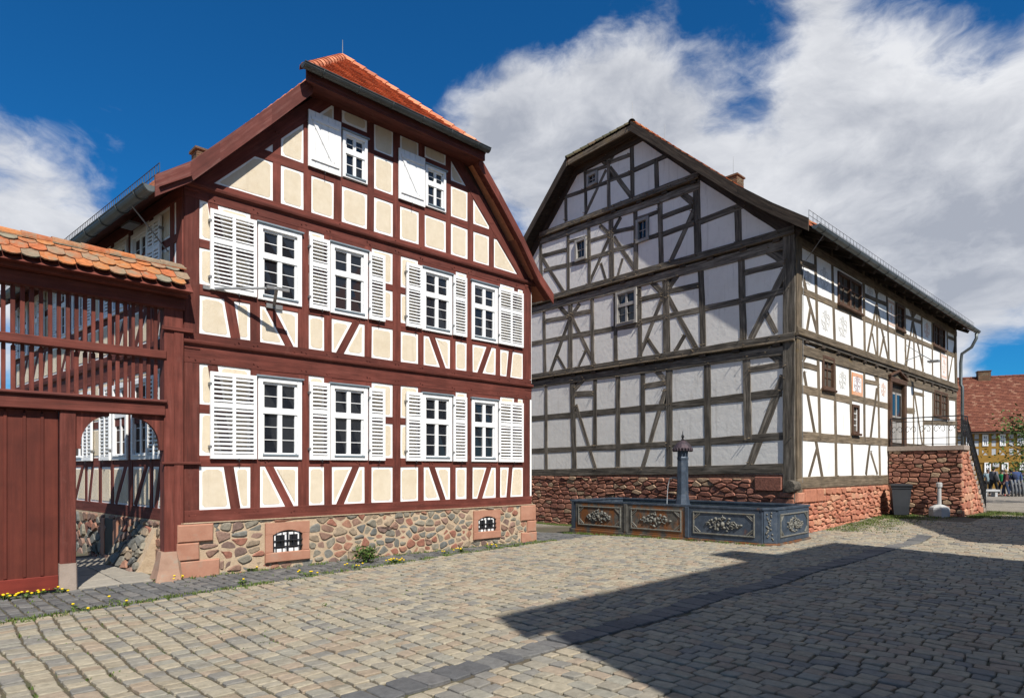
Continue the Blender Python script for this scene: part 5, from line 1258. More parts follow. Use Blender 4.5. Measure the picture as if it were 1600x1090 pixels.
snow_guard(g0-FS.n*0.16+V((0, 0, 0.16)), g1-FS.n*0.16+V((0, 0, 0.16)), 0.26, 70, GH, V((0, 0, 1)))
e = FS.pt(17.75, 7.86, 0.72)
MB().tube([e, e+V((0, 0, -.22)), FS.pt(17.7, 7.25, 0.55), FS.pt(17.72, 7.0, 0.18), FS.pt(17.72, 6.6, 0.14), FS.pt(17.72, 5.6, 0.14), FS.pt(17.72, 5.5, 0.20), FS.pt(17.72, 5.2, 0.2), FS.pt(17.72, 0.2, 0.2)], 0.065, 8).build('downpipe', 'zinc', GH, True)
MB().tube([g0+FS.u*0.6+V((0, 0, -.08)), FS.pt(0.35, 7.25, 0.06), FS.pt(0.33, 1.4, 0.05)], 0.010, 5).build('wire', 'greymetal', GH)
chimney(Gr(*ridge, 9.1)*1.0-V((0, 0, ZR)), FS, 0.62, 0.66, ZR-0.5, ZR+0.33, GH)
for p, h_ in ((ap+V((0, 0, .02)), 0.75), (Gr(*ridge, 3.6), 0.75), (Gr(*ridge, 9.1)+V((0, 0, .4)), 0.95)):
    MB().tube([p, p+V((0, 0, h_))], [0.012, 0.006], 5).build('lightning_rod', 'greymetal', GH)
# ------------------------------------------------------------------ stone staircase of the grey house
SC = thing('stone_staircase', 'red sandstone entrance landing with steps and wrought iron railing against the grey house', 'staircase', FS.pt(8.5, 0, 1.0))
LU, LD, LZ = 7.74, 2.15, 2.54
FA = Frame.at(FS.pt(LU, 0, 0), FS.n, -FS.u); FO_ = Frame.at(FS.pt(0, 0, LD), FS.u, FS.n)
mb = MB(); mb.box(FS, LU+.03, 10.0, -0.5, LZ-.14, -0.02, LD-.97); mb.box(FS, LU+.03, 8.45, -0.5, LZ-.14, LD-.98, LD-.03)
nS = 14; run = 0.205; rise = 0.168; U0 = 8.45
for i in range(nS): mb.box(FS, U0+i*run, U0+(i+1)*run, -0.5, LZ-rise*(i+1)-0.13, LD-.975, LD-.04)
mb.build('core', 'redmortar', SC)
coursed(FA, 0.02, LD+0.03, -0.2, LZ-0.13, (0.11, 0.20), (0.16, 0.40), 'sand', SC, 0.0, 0.05, 150, 0.02, seed=21)
def cl(q): return clip(q, rise/run, 1.0, LZ-0.15+U0*rise/run)
coursed(FO_, LU-0.03, U0+nS*run, -0.2, LZ-0.13, (0.20, 0.30), (0.28, 0.55), 'sand_sunlit', SC, -0.03, 0.035, 110, 0.018, seed=22, rowfun=cl)
mb = MB(); Fh = FS
mb.ring([[Fh.pt(u, z, d) for u, d in ((LU-.08, -0.0), (10.05, -0.0), (10.05, LD-.95), (U0, LD-.95), (U0, LD+.08), (LU-.08, LD+.08))] for z in (LZ-.15, LZ)]); mb.build('landing_slab', 'greystone', SC)
for i in range(nS):
    z = LZ-rise*(i+1); MB().box(FS, U0+i*run-0.03, U0+(i+1)*run+0.02, z-0.13, z, LD-.97, LD+.055, 0, 0.012).build('step', 'greystone', SC)
def railing(P0, P1, h_, nb, name, dense=False):
    mb = MB(); t = (P1-P0); up = V((0, 0, 1))
    for z, r in ((h_, 0.020), (h_-0.13, 0.011), (0.26, 0.011), (0.05, 0.011)): mb.tube([P0+up*z, P1+up*z], r, 5)
    rl = mb.build('railing', 'iron', SC)
    for k in range(nb+1):
        q = P0+t*(k/nb); MB().tube([q, q+up*h_], 0.014 if k % nb == 0 else 0.010, 5).build('baluster', 'iron', rl)
    m2 = MB()
    for k in range(nb):
        for c, s in ((0.28, 1), (0.72, -1)):
            o = P0+t*((k+c)/nb); L_ = t.length/nb
            m2.tube([o+t.normalized()*(s*L_*0.22*math.cos(a)*(1-a/9))+up*(0.55+0.15*math.sin(a)*(1-a/9)) for a in [i*0.75 for i in range(9)]], 0.009, 4)
            if dense: m2.tube([o+up*(0.28), o+t.normalized()*(L_*0.2*s)+up*(0.5), o+up*(h_-.14)], 0.009, 4)
    m2.build('scrollwork', 'iron', rl)
railing(FS.pt(LU-.03, LZ, 0.08), FS.pt(LU-.03, LZ, LD+.02), 0.96, 5, 'a')
railing(FS.pt(LU+.0, LZ, LD+.02), FS.pt(U0-.02, LZ, LD+.02), 0.96, 3, 'b', True)
railing(FS.pt(U0, LZ-.05, LD+.02), FS.pt(U0+nS*run, LZ-.05-nS*rise, LD+.02), 0.92, 12, 'c', True)

# ------------------------------------------------------------------ fountain
FF = Frame.at((5.74, 14.70, 0), (1.76-5.74, 18.55-14.70, 0), None)
if FF.n.y > 0: FF.n = -FF.n
FT = thing('fountain_trough', 'long cast-iron fountain trough with relief panels and chamfered corners', 'fountain', FF.pt(2.7, 0, -1))
LX, DP, ZT, CX, CD = 5.50, 2.45, 0.865, 0.26, 0.22
gb = -0.13
out_p = [(0, 0), (LX, 0), (LX+CX, -CD), (LX+CX, -DP+CD), (LX, -DP), (0, -DP), (-CX, -DP+CD), (-CX, -CD)]
cp = V((LX/2, -DP/2))
def off(p, k): return [tuple(V((a, b))+(V((1, 0))*(-k if a > LX/2 else k)+V((0, 1))*(-k if b > -DP/2 else k))) for a, b in p]
inn = off(out_p, 0.10)
mb = MB(); n = 8
P = lambda q, z: [FF.pt(a, z, b) for a, b in q]
rings = [P(out_p, gb), P(out_p, ZT-.05), P(off(out_p, -.03), ZT-.045), P(off(out_p, -.03), ZT), P(off(inn, .02), ZT), P(off(inn, .02), ZT-.04), P(inn, ZT-.05), P(inn, 0.15)]
mb.ring(rings, 0, False, False); mb.add(P(inn, 0.15), [tuple(range(8))]); mb.build('basin', 'ftblue', FT)
mb = MB(); mb.ring([P(off(out_p, -.045), gb-.1), P(off(out_p, -.045), 0.035), P(off(out_p, -.015), 0.05)]); mb.build('base_flange', 'ftrust', FT)
mb = MB(); mb.add(P(inn, ZT-0.10), [tuple(range(8))]); mb.build('water', 'water', FT)
def relief(F, cx, cz, w_, h_, seed, parent):
    rnd = random.Random(seed); mb = MB()
    for k in range(64):
        a = rnd.uniform(0, 2*math.pi); r = rnd.uniform(0.1, 1)**0.6; x = r*math.cos(a)*w_/2; z = r*math.sin(a)*h_/2*(1-0.45*abs(math.cos(a))*r)
        q = F.pt(cx+x, cz+z, 0.022); s = rnd.uniform(0.018, 0.036)*min(1.1, w_/0.7)
        mb.ball(q, s, 0, 6, (1.3, 1.0, 0.8))
    for sg in (-1, 1):
        for v in (-1, 1):
            mb.tube([F.pt(cx+sg*(0.08+0.30*w_*t/8)+0, cz+v*h_*0.22*math.sin(t*0.8+0.3), 0.025) for t in range(9)], 0.014, 5)
    mb.ball(F.pt(cx, cz, 0.03), 0.055*min(1, w_/0.7), 0, 8, (1, 0.8, 1.2)); mb.tube([F.pt(cx, cz+h_*.3, .02), F.pt(cx, cz+h_*.62, .03)], [0.02, 0.008], 5)
    return mb.build('relief_ornament', 'relief', parent, True)
def trough_panel(F, u0, u1, mat, seed, rel=True):
    z0, z1 = 0.06, ZT-0.055
    p = MB().box(F, u0, u1, z0, z1, -0.03, 0.012).build('panel', mat, FT)
    mb = MB(); a, b, c, d = u0+.10, u1-.10, z0+.11, z1-.09; t = .035
    for q in ((a, b, c, c+t), (a, b, d-t, d), (a, a+t, c+t, d-t), (b-t, b, c+t, d-t)): mb.box(F, *q, 0.01, 0.038, 0, 0.008)
    mb.build('moulding', 'relief', p)
    mb = MB()
    for (x, z, sx, sz) in ((a+t, c+t, 1, 1), (b-t, c+t, -1, 1), (a+t, d-t, 1, -1), (b-t, d-t, -1, -1)):
        mb.strip(F, (x+sx*.16, z+sz*.01), (x+sx*.01, z+sz*.14), .03, .01, .032, 0, .006); mb.strip(F, (x+sx*.10, z+sz*.01), (x+sx*.01, z+sz*.09), .018, .01, .030, 0, .004)
    mb.build('corner_ornament', 'relief', p)
    if rel: relief(F, (u0+u1)/2, (z0+z1)/2, (u1-u0)*0.52, 0.36, seed, p)
FFs = Frame.at(FF.pt(-CX, 0, -CD), -FF.n, -FF.u)
b0 = [0.10, 1.80, 1.92, 3.60, 3.72, 5.40]
trough_panel(FF, 0.06, 1.82, 'ftblue', 1); trough_panel(FF, 1.94, 3.64, 'ftrust', 2); trough_panel(FF, 3.76, 5.42, 'ftrust', 3)
trough_panel(FFs, 0.04, DP-2*CD-.04, 'ftblue', 4)
for u in (1.88, 3.70): MB().box(FF, u-.055, u+.055, 0.05, ZT-.05, -0.02, 0.045, 0, 0.012).build('pilaster', 'ftblue' if u < 2 else 'ftrust', FT)
cf = Frame.at(FF.pt(0, 0, 0), FF.pt(-CX, 0, -CD)-FF.pt(0, 0, 0), (-(FF.u*CD)*1+FF.n*CX))
cl_ = math.hypot(CX, CD); MB().box(cf, 0.03, cl_-.03, 0.05, ZT-.05, -0.02, 0.02, 0, 0.01).build('corner_pilaster', 'ftblue', FT)
mb = MB()
for k in range(22): mb.ball(cf.pt(cl_/2+R(-.08, .08), 0.14+k*0.029, 0.025), R(.02, .03), 0, 6)
mb.build('relief_ornament', 'relief', FT, True)
# pump column with its cap, standing in the trough
c = FF.pt(2.43, 0, -0.75)
PC = thing('pump_column', 'octagonal iron pump column with scalloped cap standing in the fountain trough', 'pump', (c.x, c.y, 0.15))
MB().lathe((c.x, c.y, 0), [(0.30, 0.15), (0.30, 0.72), (0.28, 0.80), (0.19, 0.84), (0.175, 0.95), (0.165, 1.0), (0.15, 1.1), (0.14, 2.0), (0.15, 2.02), (0.15, 2.06), (0.14, 2.08), (0.14, 2.22), (0.17, 2.26)], 8, 0, 0.3).build('column', 'ftblue', PC)
mb = MB(); mb.lathe((c.x, c.y, 0), [(0.17, 2.26), (0.245, 2.29), (0.25, 2.315), (0.18, 2.42), (0.10, 2.49), (0.04, 2.52)], 16)
for k in range(18): a = k*2*math.pi/18; mb.ball((c.x+.236*math.cos(a), c.y+.236*math.sin(a), 2.27), .036, 0, 6, (1, 1, 1.6))
mb.build('cap', 'ridgecap', PC)
MB().lathe((c.x, c.y, 0), [(0.03, 2.50), (0.045, 2.54), (0.02, 2.57), (0.035, 2.60), (0.04, 2.63), (0.012, 2.68), (0.006, 2.76)], 8).build('finial', 'iron', PC)
sp = c+FF.u*0.13; MB().tube([V((sp.x, sp.y, 1.50)), V((sp.x, sp.y, 1.53))+FF.u*.12, V((sp.x, sp.y, 1.50))+FF.u*.24, V((sp.x, sp.y, 1.45))+FF.u*.27], [.03, .028, .025, .022], 7).build('spout', 'greymetal', PC)
m, t, b = newmat('falling_water'); b.inputs['Base Color'].default_value = (0.7, 0.75, 0.78, 1); b.inputs['Roughness'].default_value = 0.15; b.inputs['Transmission Weight'].default_value = 0.6; M['jet'] = m
w0 = V((sp.x, sp.y, 1.45))+FF.u*.27
MB().tube([w0, w0+FF.u*.04+V((0, 0, -.15)), w0+FF.u*.06+V((0, 0, -.4)), w0+FF.u*.07+V((0, 0, -.68))], [.012, .010, .010, .014], 6).build('water_jet', 'jet', PC)

# ------------------------------------------------------------------ wheelie bin and parasol base beside the stairs
x, y = 12.95, 21.35; g = gz(x, y)
WB = thing('wheelie_bin', 'dark grey wheelie bin with black lid between the grey house and its stairs', 'bin', (x, y, g))
Fb = Frame.at((x, y, g), FA.u*0.85-FS.u*-0.35, None); Fb.n = Fb.n if Fb.n.y < 0 else -Fb.n
def lid_ring(w_, d_, z, o=0.0): return [Fb.pt(u, z, d+o) for u, d in ((-w_, -d_), (w_, -d_), (w_, d_), (-w_, d_))]
mb = MB(); mb.ring([lid_ring(.20, .22, .06), lid_ring(.235, .26, .35), lid_ring(.28, .31, .93), lid_ring(.30, .33, .935), lid_ring(.30, .33, .99)]); mb.build('body', 'binplastic', WB)
mb = MB(); mb.ring([lid_ring(.315, .345, .985), lid_ring(.32, .35, 1.03), lid_ring(.27, .30, 1.08), lid_ring(.10, .12, 1.095)]); mb.build('lid', 'binlid', WB)
for s in (-1, 1):
    mb = MB(); q = Fb.pt(s*.25, .10, -.20); mb.tube([q-Fb.u*.03, q+Fb.u*.03], .10, 12); mb.build('wheel', 'rubber', WB)
MB().tube([Fb.pt(-.25, .98, -.38), Fb.pt(.25, .98, -.38)], .018, 6).build('handle', 'binlid', WB)
x, y = 14.02, 21.0; g = gz(x, y)
PB = thing('parasol_stand', 'grey concrete parasol stand with short white tube beside the sandstone landing', 'parasol stand', (x, y, g))
MB().lathe((x, y, g), [(0.30, 0.0), (0.30, 0.24), (0.27, 0.31), (0.14, 0.38), (0.07, 0.40)], 8, 0, 0.4).build('base', 'concrete', PB)
MB().lathe((x, y, g), [(0.062, 0.38), (0.055, 0.95), (0.085, 0.97), (0.085, 1.10), (0.06, 1.12)], 10).build('tube', 'concrete', PB)

# ------------------------------------------------------------------ far house
FH = Frame.at((35.0, 53.3, 0), (0.9, -0.43, 0))
HH = thing('timbered_house', 'distant ochre half-timbered house with large brown-red tiled roof beyond the square', 'house', FH.pt(6, 0.1, 0))
def hp(px, py): return FH.uz(px, py)
H0, H1 = -8.0, 22.0
mb = MB(); mb.ring([[FH.pt(u, z, -0.04) for u, z in ((H0, -.5), (H1, -.5), (H1, 4.9), (H0, 4.9))], [FH.pt(u, z, -9) for u, z in ((H0, -.5), (H1, -.5), (H1, 4.9), (H0, 4.9))]]); mb.build('wall', 'ochre', HH)
uu = [hp(px, 700)[0] for px in (1532, 1546.5, 1559, 1573)]
sp_ = 1.45; ht = []
ub = uu[0]
pitch = (uu[2]-uu[0])
k = int((H0-ub)/pitch)
u = ub+k*pitch
wl = []
while u < H1-1:
    ht += [('post', (u, 2.9), (u, 4.85), .22), ('post', (u+pitch*.55, 2.9), (u+pitch*.55, 4.85), .22)]
    ht += [('brace', (u+.12, 2.95), (u+pitch*.5, 3.45), .12), ('brace', (u+.12, 3.45), (u+pitch*.5, 2.95), .12)]
    wl.append((u+.12, 3.62, pitch*.55-.24, .95)); wl.append((u+.25, 1.45, pitch*.55-.2, .85)); u += pitch
ht += [('rail', (H0, 3.52), (H1, 3.52), .18), ('rail', (H0, 4.80), (H1, 4.80), .2), ('tie_beam', (H0, 2.60), (H1, 2.60), .62), ('rail', (H0, 4.15), (H1, 4.15), .12)]
for p in cells([(H0, 2.9), (H1, 2.9), (H1, 4.9), (H0, 4.9)], [quad(a, b, w_) for _, a, b, w_ in ht], [[(a, b), (a+c, b), (a+c, b+d), (a, b+d)] for a, b, c, d in wl if b > 3], 0.04, 0.02):
    MB().poly(FH, inset(p, -.02), -.05, 0.0).build('infill_panel', 'paleinfill', HH)
for kd, a, b, w_ in ht: MB().strip(FH, a, b, w_, -.04, DZ.get(kd, .02)+R(-.003, .003)).build(kd, 'ochre', HH)
for a, b, c, d in wl: casement(FH, HH, a, b, c, d, rows=(0, 1), fr=.08, drip=False, d0=.02)
MB().box(FH, hp(1551, 730)[0], hp(1561, 730)[0], 1.95, 2.25, 0, .05).build('sign_board', 'paleinfill', HH)
zr, bk = 9.75, 5.0
for sgn in (0, 1):
    e = (lambda u, d=0.45: FH.pt(u, 4.75, d)) if sgn == 0 else (lambda u: FH.pt(u, 4.75, -2*bk-.45)); r_ = lambda u: FH.pt(u, zr, -bk)
    MB().add([e(H0-.3), e(H1), r_(H1), r_(H0-.3)], [(0, 1, 2, 3)]).build('roof_slope', 'tilefar', HH)
es = FH.u; A = FH.pt(hp(1495, 600)[0], 4.78, .47); et = (FH.pt(0, zr, -bk)-FH.pt(0, 4.78, .47)).normalized(); TL = (FH.pt(0, zr, -bk)-FH.pt(0, 4.78, .47)).length
mb = MB(); roof_tiles(A, es, et, 9.0, int(TL/.21), .24, .21, lambda t: 0., lambda t: 9.0, mb, lift=.04, rnd_bot=False); mb.build('roof_tile', 'tilefar', HH, kind='stuff')
ridge_tiles(FH.pt(H0, zr, -bk), FH.pt(H1, zr, -bk), 60, .14, 'tilefar', HH)
chimney(FH.pt(hp(1531, 585)[0]+1.2, 0, -bk), FH, .9, .8, 9.3, 10.25, HH)
MB().box(FH, H0, H1, 4.62, 4.76, 0.0, .45).build('soffit', 'olddark', HH)

# ------------------------------------------------------------------ people by the far house
def cmat(name, c):
    m, t, b = newmat(name); f = _noise(t, _pos(t), 14, 4); t.links.new(_ramp(t, f, [(.3, tuple(v*.8 for v in c)), (.7, c)]), b.inputs['Base Color']); b.inputs['Roughness'].default_value = .85; M[name] = m; return name
for nm, c in (('skin', (.45, .27, .19)), ('hair_dark', (.02, .014, .01)), ('hair_brown', (.09, .05, .025)), ('hair_blond', (.36, .25, .12)), ('cloth_grey', (.12, .125, .14)), ('cloth_black', (.012, .012, .014)), ('cloth_green', (.015, .28, .09)), ('cloth_paleblue', (.24, .33, .37)), ('cloth_navy', (.014, .022, .06)), ('cloth_maroon', (.09, .02, .025)), ('cloth_blue', (.03, .06, .17)), ('cloth_red', (.42, .03, .02)), ('cloth_jeans', (.04, .06, .11))): cmat(nm, c)
def skin_chain(name, nodes, edges, mat, parent, sub=1):
    me = bpy.data.meshes.new(name); b = BASE[parent.name]
    me.from_pydata([tuple(V(p)-b) for p, r in nodes], edges, []); me.materials.append(M[mat])
    o = bpy.data.objects.new(name, me); COL.objects.link(o); o.parent = parent; BASE[o.name] = b
    sk = o.modifiers.new('skin', 'SKIN'); me.skin_vertices or None
    if not me.skin_vertices: me.attributes
    lay = me.skin_vertices[0].data
    for i, (p, r) in enumerate(nodes): lay[i].radius = (r, r) if not isinstance(r, tuple) else r
    lay[0].use_root = True
    s = o.modifiers.new('sub', 'SUBSURF'); s.levels = sub; s.render_levels = sub
    return o
def person(px, Y, H, yaw, label, jacket, trousers, hair, shoes='cloth_black', stride=0.16, arm=0.25, extra=None):
    X = (px-800)/1000*Y; g = gz(X, Y); pr = thing('person', label, 'person', (X, Y, g), 'people gathered in front of the far house')
    c, s = math.cos(yaw), math.sin(yaw); k = H/1.7
    def W(r, f, z): return V((X+(r*c-f*s)*k, Y+(r*s+f*c)*k, g+z*k))       # right, forward, up
    hip, kn, an = .88, .48, .08
    pelvis = [(W(0, 0, .92), .12*k), (W(0, .0, 1.10), .115*k), (W(0, .01, 1.32), .125*k), (W(0, .0, 1.43), .07*k), (W(0, .02, 1.52), .052*k), (W(0, .03, 1.60), .085*k), (W(0, .035, 1.66), .075*k)]
    nd = list(pelvis); ed = [(i, i+1) for i in range(6)]
    L_ = {}
    for sg in (-1, 1):
        st = stride*sg
        pts = [W(sg*.10, 0, hip), W(sg*.10, st*.55+.02, kn), W(sg*.10, st, an), W(sg*.10, st+.14, .04)]
        rr = [.085, .058, .042, .04]; i0 = len(nd); nd += [(p, r*k) for p, r in zip(pts, rr)]; ed += [(0, i0), (i0, i0+1), (i0+1, i0+2), (i0+2, i0+3)]; L_[sg] = pts
        ap_ = [W(sg*.19, 0, 1.40), W(sg*.25, -arm*.2*sg, 1.14), W(sg*.24, arm*.5-.1*sg*arm, .90), W(sg*.235, arm*.55, .84)]
        rr = [.055, .045, .034, .03]; i0 = len(nd); nd += [(p, r*k) for p, r in zip(ap_, rr)]; ed += [(2, i0), (i0, i0+1), (i0+1, i0+2), (i0+2, i0+3)]; L_[sg, 'a'] = ap_
        for q in range(5):
            fd = W(sg*.235+(q-2)*.014, arm*.55+.02+(.03 if q == 0 else 0), .84); ft = W(sg*.235+(q-2)*.017, arm*.55+.04+(.04 if q == 0 else .0), .80-(.0 if q == 0 else .045)-(.01 if q == 2 else 0))
            j0 = len(nd); nd += [(fd, .010*k), (ft, .009*k)]; ed += [(i0+3, j0), (j0, j0+1)]
    body = skin_chain('body', nd, ed, 'skin', pr, 1)
    # clothing over the body
    jn = [(W(0, 0, .86), .155*k), (W(0, 0, 1.08), .145*k), (W(0, .01, 1.32), .155*k), (W(0, .0, 1.45), .085*k)]; je = [(0, 1), (1, 2), (2, 3)]
    for sg in (-1, 1):
        a = L_[sg, 'a']; i0 = len(jn); jn += [(a[0], .078*k), (a[1], .066*k), (a[2], .052*k)]; je += [(2, i0), (i0, i0+1), (i0+1, i0+2)]
    skin_chain('jacket', jn, je, jacket, pr)
    tn = [(W(0, 0, .93), .135*k)]; te = []
    for sg in (-1, 1):
        p = L_[sg]; i0 = len(tn); tn += [(p[0], .105*k), (p[1], .078*k), (p[2]+V((0, 0, .03*k)), .062*k)]; te += [(0, i0), (i0, i0+1), (i0+1, i0+2)]
    skin_chain('trousers', tn, te, trousers, pr)
    for sg in (-1, 1):
        p = L_[sg]; mb = MB(); mb.tube([p[2]+V((0, 0, -.02*k)), p[2].lerp(p[3], .5)+V((0, 0, -.02*k)), p[3]], [.055*k, .055*k, .042*k], 8); mb.build('shoe', shoes, pr, True)
    mb = MB(); mb.ball(W(0, .005, 1.655), .105*k, 0, 10, (1, 1.05, .95)); mb.ball(W(0, -.03, 1.60), .095*k, 0, 8, (1, .9, 1.2)); mb.build('hair', hair, pr, True)
    mb = MB()
    for sg in (-1, 1): mb.ball(W(sg*.032, .112, 1.615), .011*k, 0, 6)
    mb.build('eye', 'cloth_black', pr)
    mb = MB(); mb.ball(W(0, .125, 1.59), .016*k, 0, 6, (1, 1, 1.5)); mb.build('nose', 'skin', pr); mb = MB(); mb.box(Frame.at(W(0, .115, 1.55), (c, s, 0), (-s, c, 0)), -.025*k, .025*k, -.006, .006, 0, .006); mb.build('mouth', 'cloth_maroon', pr)
    if extra == 'bag':
        mb = MB(); b_ = W(.22, -.14, 1.05); mb.ball(b_, .16*k, 0, 10, (.7, .8, 1.35)); mb.build('bag', 'cloth_black', pr, True)
    if extra == 'pack':
        mb = MB(); b_ = W(0, -.20, 1.22); mb.ball(b_, .17*k, 0, 10, (1, .7, 1.25)); mb.build('rucksack', 'cloth_navy', pr, True)
    return pr
person(1543.5, 37.6, 1.50, 2.6, 'person in pale blue jacket half hidden behind the black bag at the stairs end', 'cloth_paleblue', 'cloth_black', 'hair_brown')
person(1552.5, 36.6, 1.66, -1.3, 'dark-haired person in grey jacket carrying a large black bag', 'cloth_grey', 'cloth_black', 'hair_dark', extra='bag', stride=.2)
person(1565.5, 37.0, 1.48, 2.0, 'person in bright green jacket and black trousers', 'cloth_green', 'cloth_black', 'hair_dark', 'cloth_red')
person(1571.5, 36.4, 1.50, 1.2, 'blond person in maroon top and jeans beside the green jacket', 'cloth_maroon', 'cloth_jeans', 'hair_blond')
person(1579.5, 37.2, 1.55, .5, 'person in navy jacket in front of the grey barrier', 'cloth_navy', 'cloth_jeans', 'hair_dark', extra='pack')
person(1588.0, 38.0, 1.62, 2.8, 'person in blue jacket standing behind the grey barrier', 'cloth_blue', 'cloth_jeans', 'hair_brown')
person(1597.5, 38.2, 1.45, 3.3, 'person in black jacket behind the right end of the barrier', 'cloth_black', 'cloth_navy', 'hair_brown')
# grey barrier
X0 = (1581-800)/1000*36.2; BR = thing('barrier', 'low grey barrier of upright rounded bars before the people', 'barrier', (X0+1.2, 36.2, gz(X0+1.2, 36.2)))
g = gz(X0+1, 36.2)
for k in range(14):
    x = X0+k*.20; MB().tube([(x, 36.2, g), (x+.02, 36.15, g+.35), (x, 36.2, g+.7), (x+.01, 36.25, g+.95)], [.05, .065, .055, .045], 8).build('bar', 'greystone2', BR, True)
MB().bar((X0-.05, 36.24, g+.72), (X0+2.7, 36.24, g+.72), .05, .08).build('rail', 'greystone2', BR); MB().bar((X0-.05, 36.24, g+.2), (X0+2.7, 36.24, g+.2), .05, .08).build('rail', 'greystone2', BR)
# bench slab beside the stairs end
x0 = (1538-800)/1000*36.0; g = gz(x0, 36); bt = thing('bench', 'low pale stone bench behind the foot of the stairs', 'bench', (x0+.3, 36.0, g))
bf = Frame.at((x0, 36.0, g), (1, 0, 0)); MB().box(bf, -.2, .75, .28, .40, -.2, .2, 0, .02).build('seat', 'concrete', bt)
for a in (-.1, .5): MB().box(bf, a, a+.14, -.05, .28, -.15, .15).build('leg', 'concrete', bt)

# ------------------------------------------------------------------ small tree at the right edge
def tree(x, y, label, h, cr, cz, nleaf, seed, ls=.16):
    rnd = random.Random(seed); g = gz(x, y); t = thing('tree', label, 'tree', (x, y, g)); mb = MB(); tips = []
    mb.tube([(x, y, g-.1), (x+.05, y, g+h*.3), (x-.03, y+.05, g+h*.62), (x, y, g+h*.9)], [.14, .11, .08, .03], 8)
    for k in range(13):
        a = rnd.uniform(0, 6.28); z0 = g+h*rnd.uniform(.28, .8); e = V((x+cr*.9*math.cos(a)*rnd.uniform(.6, 1), y+cr*.9*math.sin(a)*rnd.uniform(.6, 1), g+cz+rnd.uniform(-.6, .9)*cr*.75)); s = V((x, y, z0)); m_ = s.lerp(e, .5)+V((0, 0, .2))
        mb.tube([s, m_, e], [.05, .035, .012], 6); tips += [m_, e, s.lerp(e, .75)]
    mb.build('trunk', 'bark', t); lv = MB(); n = 0
    while n < nleaf:
        c = rnd.choice(tips)+V((rnd.gauss(0, .32), rnd.gauss(0, .32), rnd.gauss(0, .28)))
        u = V((rnd.gauss(0, 1), rnd.gauss(0, 1), rnd.gauss(0, .6))).normalized(); v = u.cross(V((rnd.gauss(0, 1), rnd.gauss(0, 1), rnd.gauss(0, 1)))).normalized(); s = ls*rnd.uniform(.6, 1.2)
        lv.add([c, c+u*s*.5+v*s*.28, c+u*s, c+u*s*.5-v*s*.28], [(0, 1, 2, 3)]); n += 1
    lv.build('crown', 'leaf', t, kind='stuff'); return t
tree(24.3, 28.5, 'small leafy tree at the right edge in front of the ochre house', 3.6, 2.5, 2.4, 1700, 4)

# ------------------------------------------------------------------ houses across the street (behind the camera): they throw the shade on the square
def plain_house(a0, a1, l0, l1, ze, zr, along, label, vo, chim=None, seed=0):
    """walls between along/lateral limits, gable roof; ridge along the street or across it"""
    x, y = al((a0+a1)/2, (l0+l1)/2); h = thing('timbered_house', label, 'house', (x, y, 0))
    AA = lambda a, l, z: V((*al(a, l), z))
    mb = MB(); lm = (l0+l1)/2; am = (a0+a1)/2
    if along: prof = lambda a: [AA(a, l0, -.3), AA(a, l1, -.3), AA(a, l1, ze), AA(a, lm, zr-.15), AA(a, l0, ze)]; mb.ring([prof(a0), prof(a1)])
    else: prof = lambda l: [AA(a0, l, -.3), AA(a1, l, -.3), AA(a1, l, ze), AA(am, l, zr-.15), AA(a0, l, ze)]; mb.ring([prof(l0), prof(l1)])
    mb.build('wall', 'limeS', h)
    for s in (0, 1):
        if along:
            le = (l1+.35) if s else (l0-.35); q = [AA(a0-.2, le, ze-.3), AA(a1+.3, le, ze-.3), AA(a1+.3, lm, zr), AA(a0-vo, lm, zr)]
        else:
            ae = (a1+.35) if s else (a0-.35); q = [AA(ae, l0-vo, ze-.3), AA(ae, l1+vo, ze-.3), AA(am, l1+vo, zr), AA(am, l0-vo, zr)]
        mb = MB(); mb.ring([q, [p+V((0, 0, .12)) for p in q]]); mb.build('roof_slope', 'tile', h)
    if chim:
        a, wd, top = chim; Fc = Frame.at((*al(a, lm), 0), E_A, E_L); mb = MB(); mb.box(Fc, -wd/2, wd/2, zr-.6, top, -.45, .45); mb.build('chimney', 'brick', h)
    Ff = Frame.at((*al(0, l1), 0), E_A, E_L)
    for fl in (1.0, 3.7, 6.3):
        a = a0+.7
        while a < a1-1.2: casement(Ff, h, a, fl, .85, 1.35, d0=.02); a += 1.75
        MB().box(Ff, a0, a1, fl+1.7, fl+1.95, 0, .03).build('tie_beam', 'red', h)
    a = a0
    while a < a1: MB().box(Ff, a, a+.2, 0, ze-.1, 0, .025).build('post', 'red', h); a += 1.75
    return h
plain_house(2.1, 11.2, -9.8, -2.8, 8.7, 14.04, True, 'tall house across the street, outside the frame, whose roof shades the foreground', 1.65, (7.6, 1.0, 14.78))
plain_house(15.7, 23.3, -13.0, -4.5, 9.3, 12.66, False, 'house further up the street, outside the frame, whose gable shades the square', 0.3)
# ------------------------------------------------------------------ ground, setts, pavement
def axis(lo, hi, step, far):
    v = list(np.arange(lo, hi+1e-6, step)); d = step
    while v[-1] < far: d *= 1.35; v.append(v[-1]+d)
    d = step
    while v[0] > -far: d *= 1.35; v.insert(0, v[0]-d)
    return v
xs = axis(-14, 30, .6, 700); ys = axis(-6, 44, .6, 700)
vs_ = [(x, y, gz(x, y)) for y in ys for x in xs]; nx = len(xs)
fs_ = [(j*nx+i, j*nx+i+1, (j+1)*nx+i+1, (j+1)*nx+i) for j in range(len(ys)-1) for i in range(nx-1)]
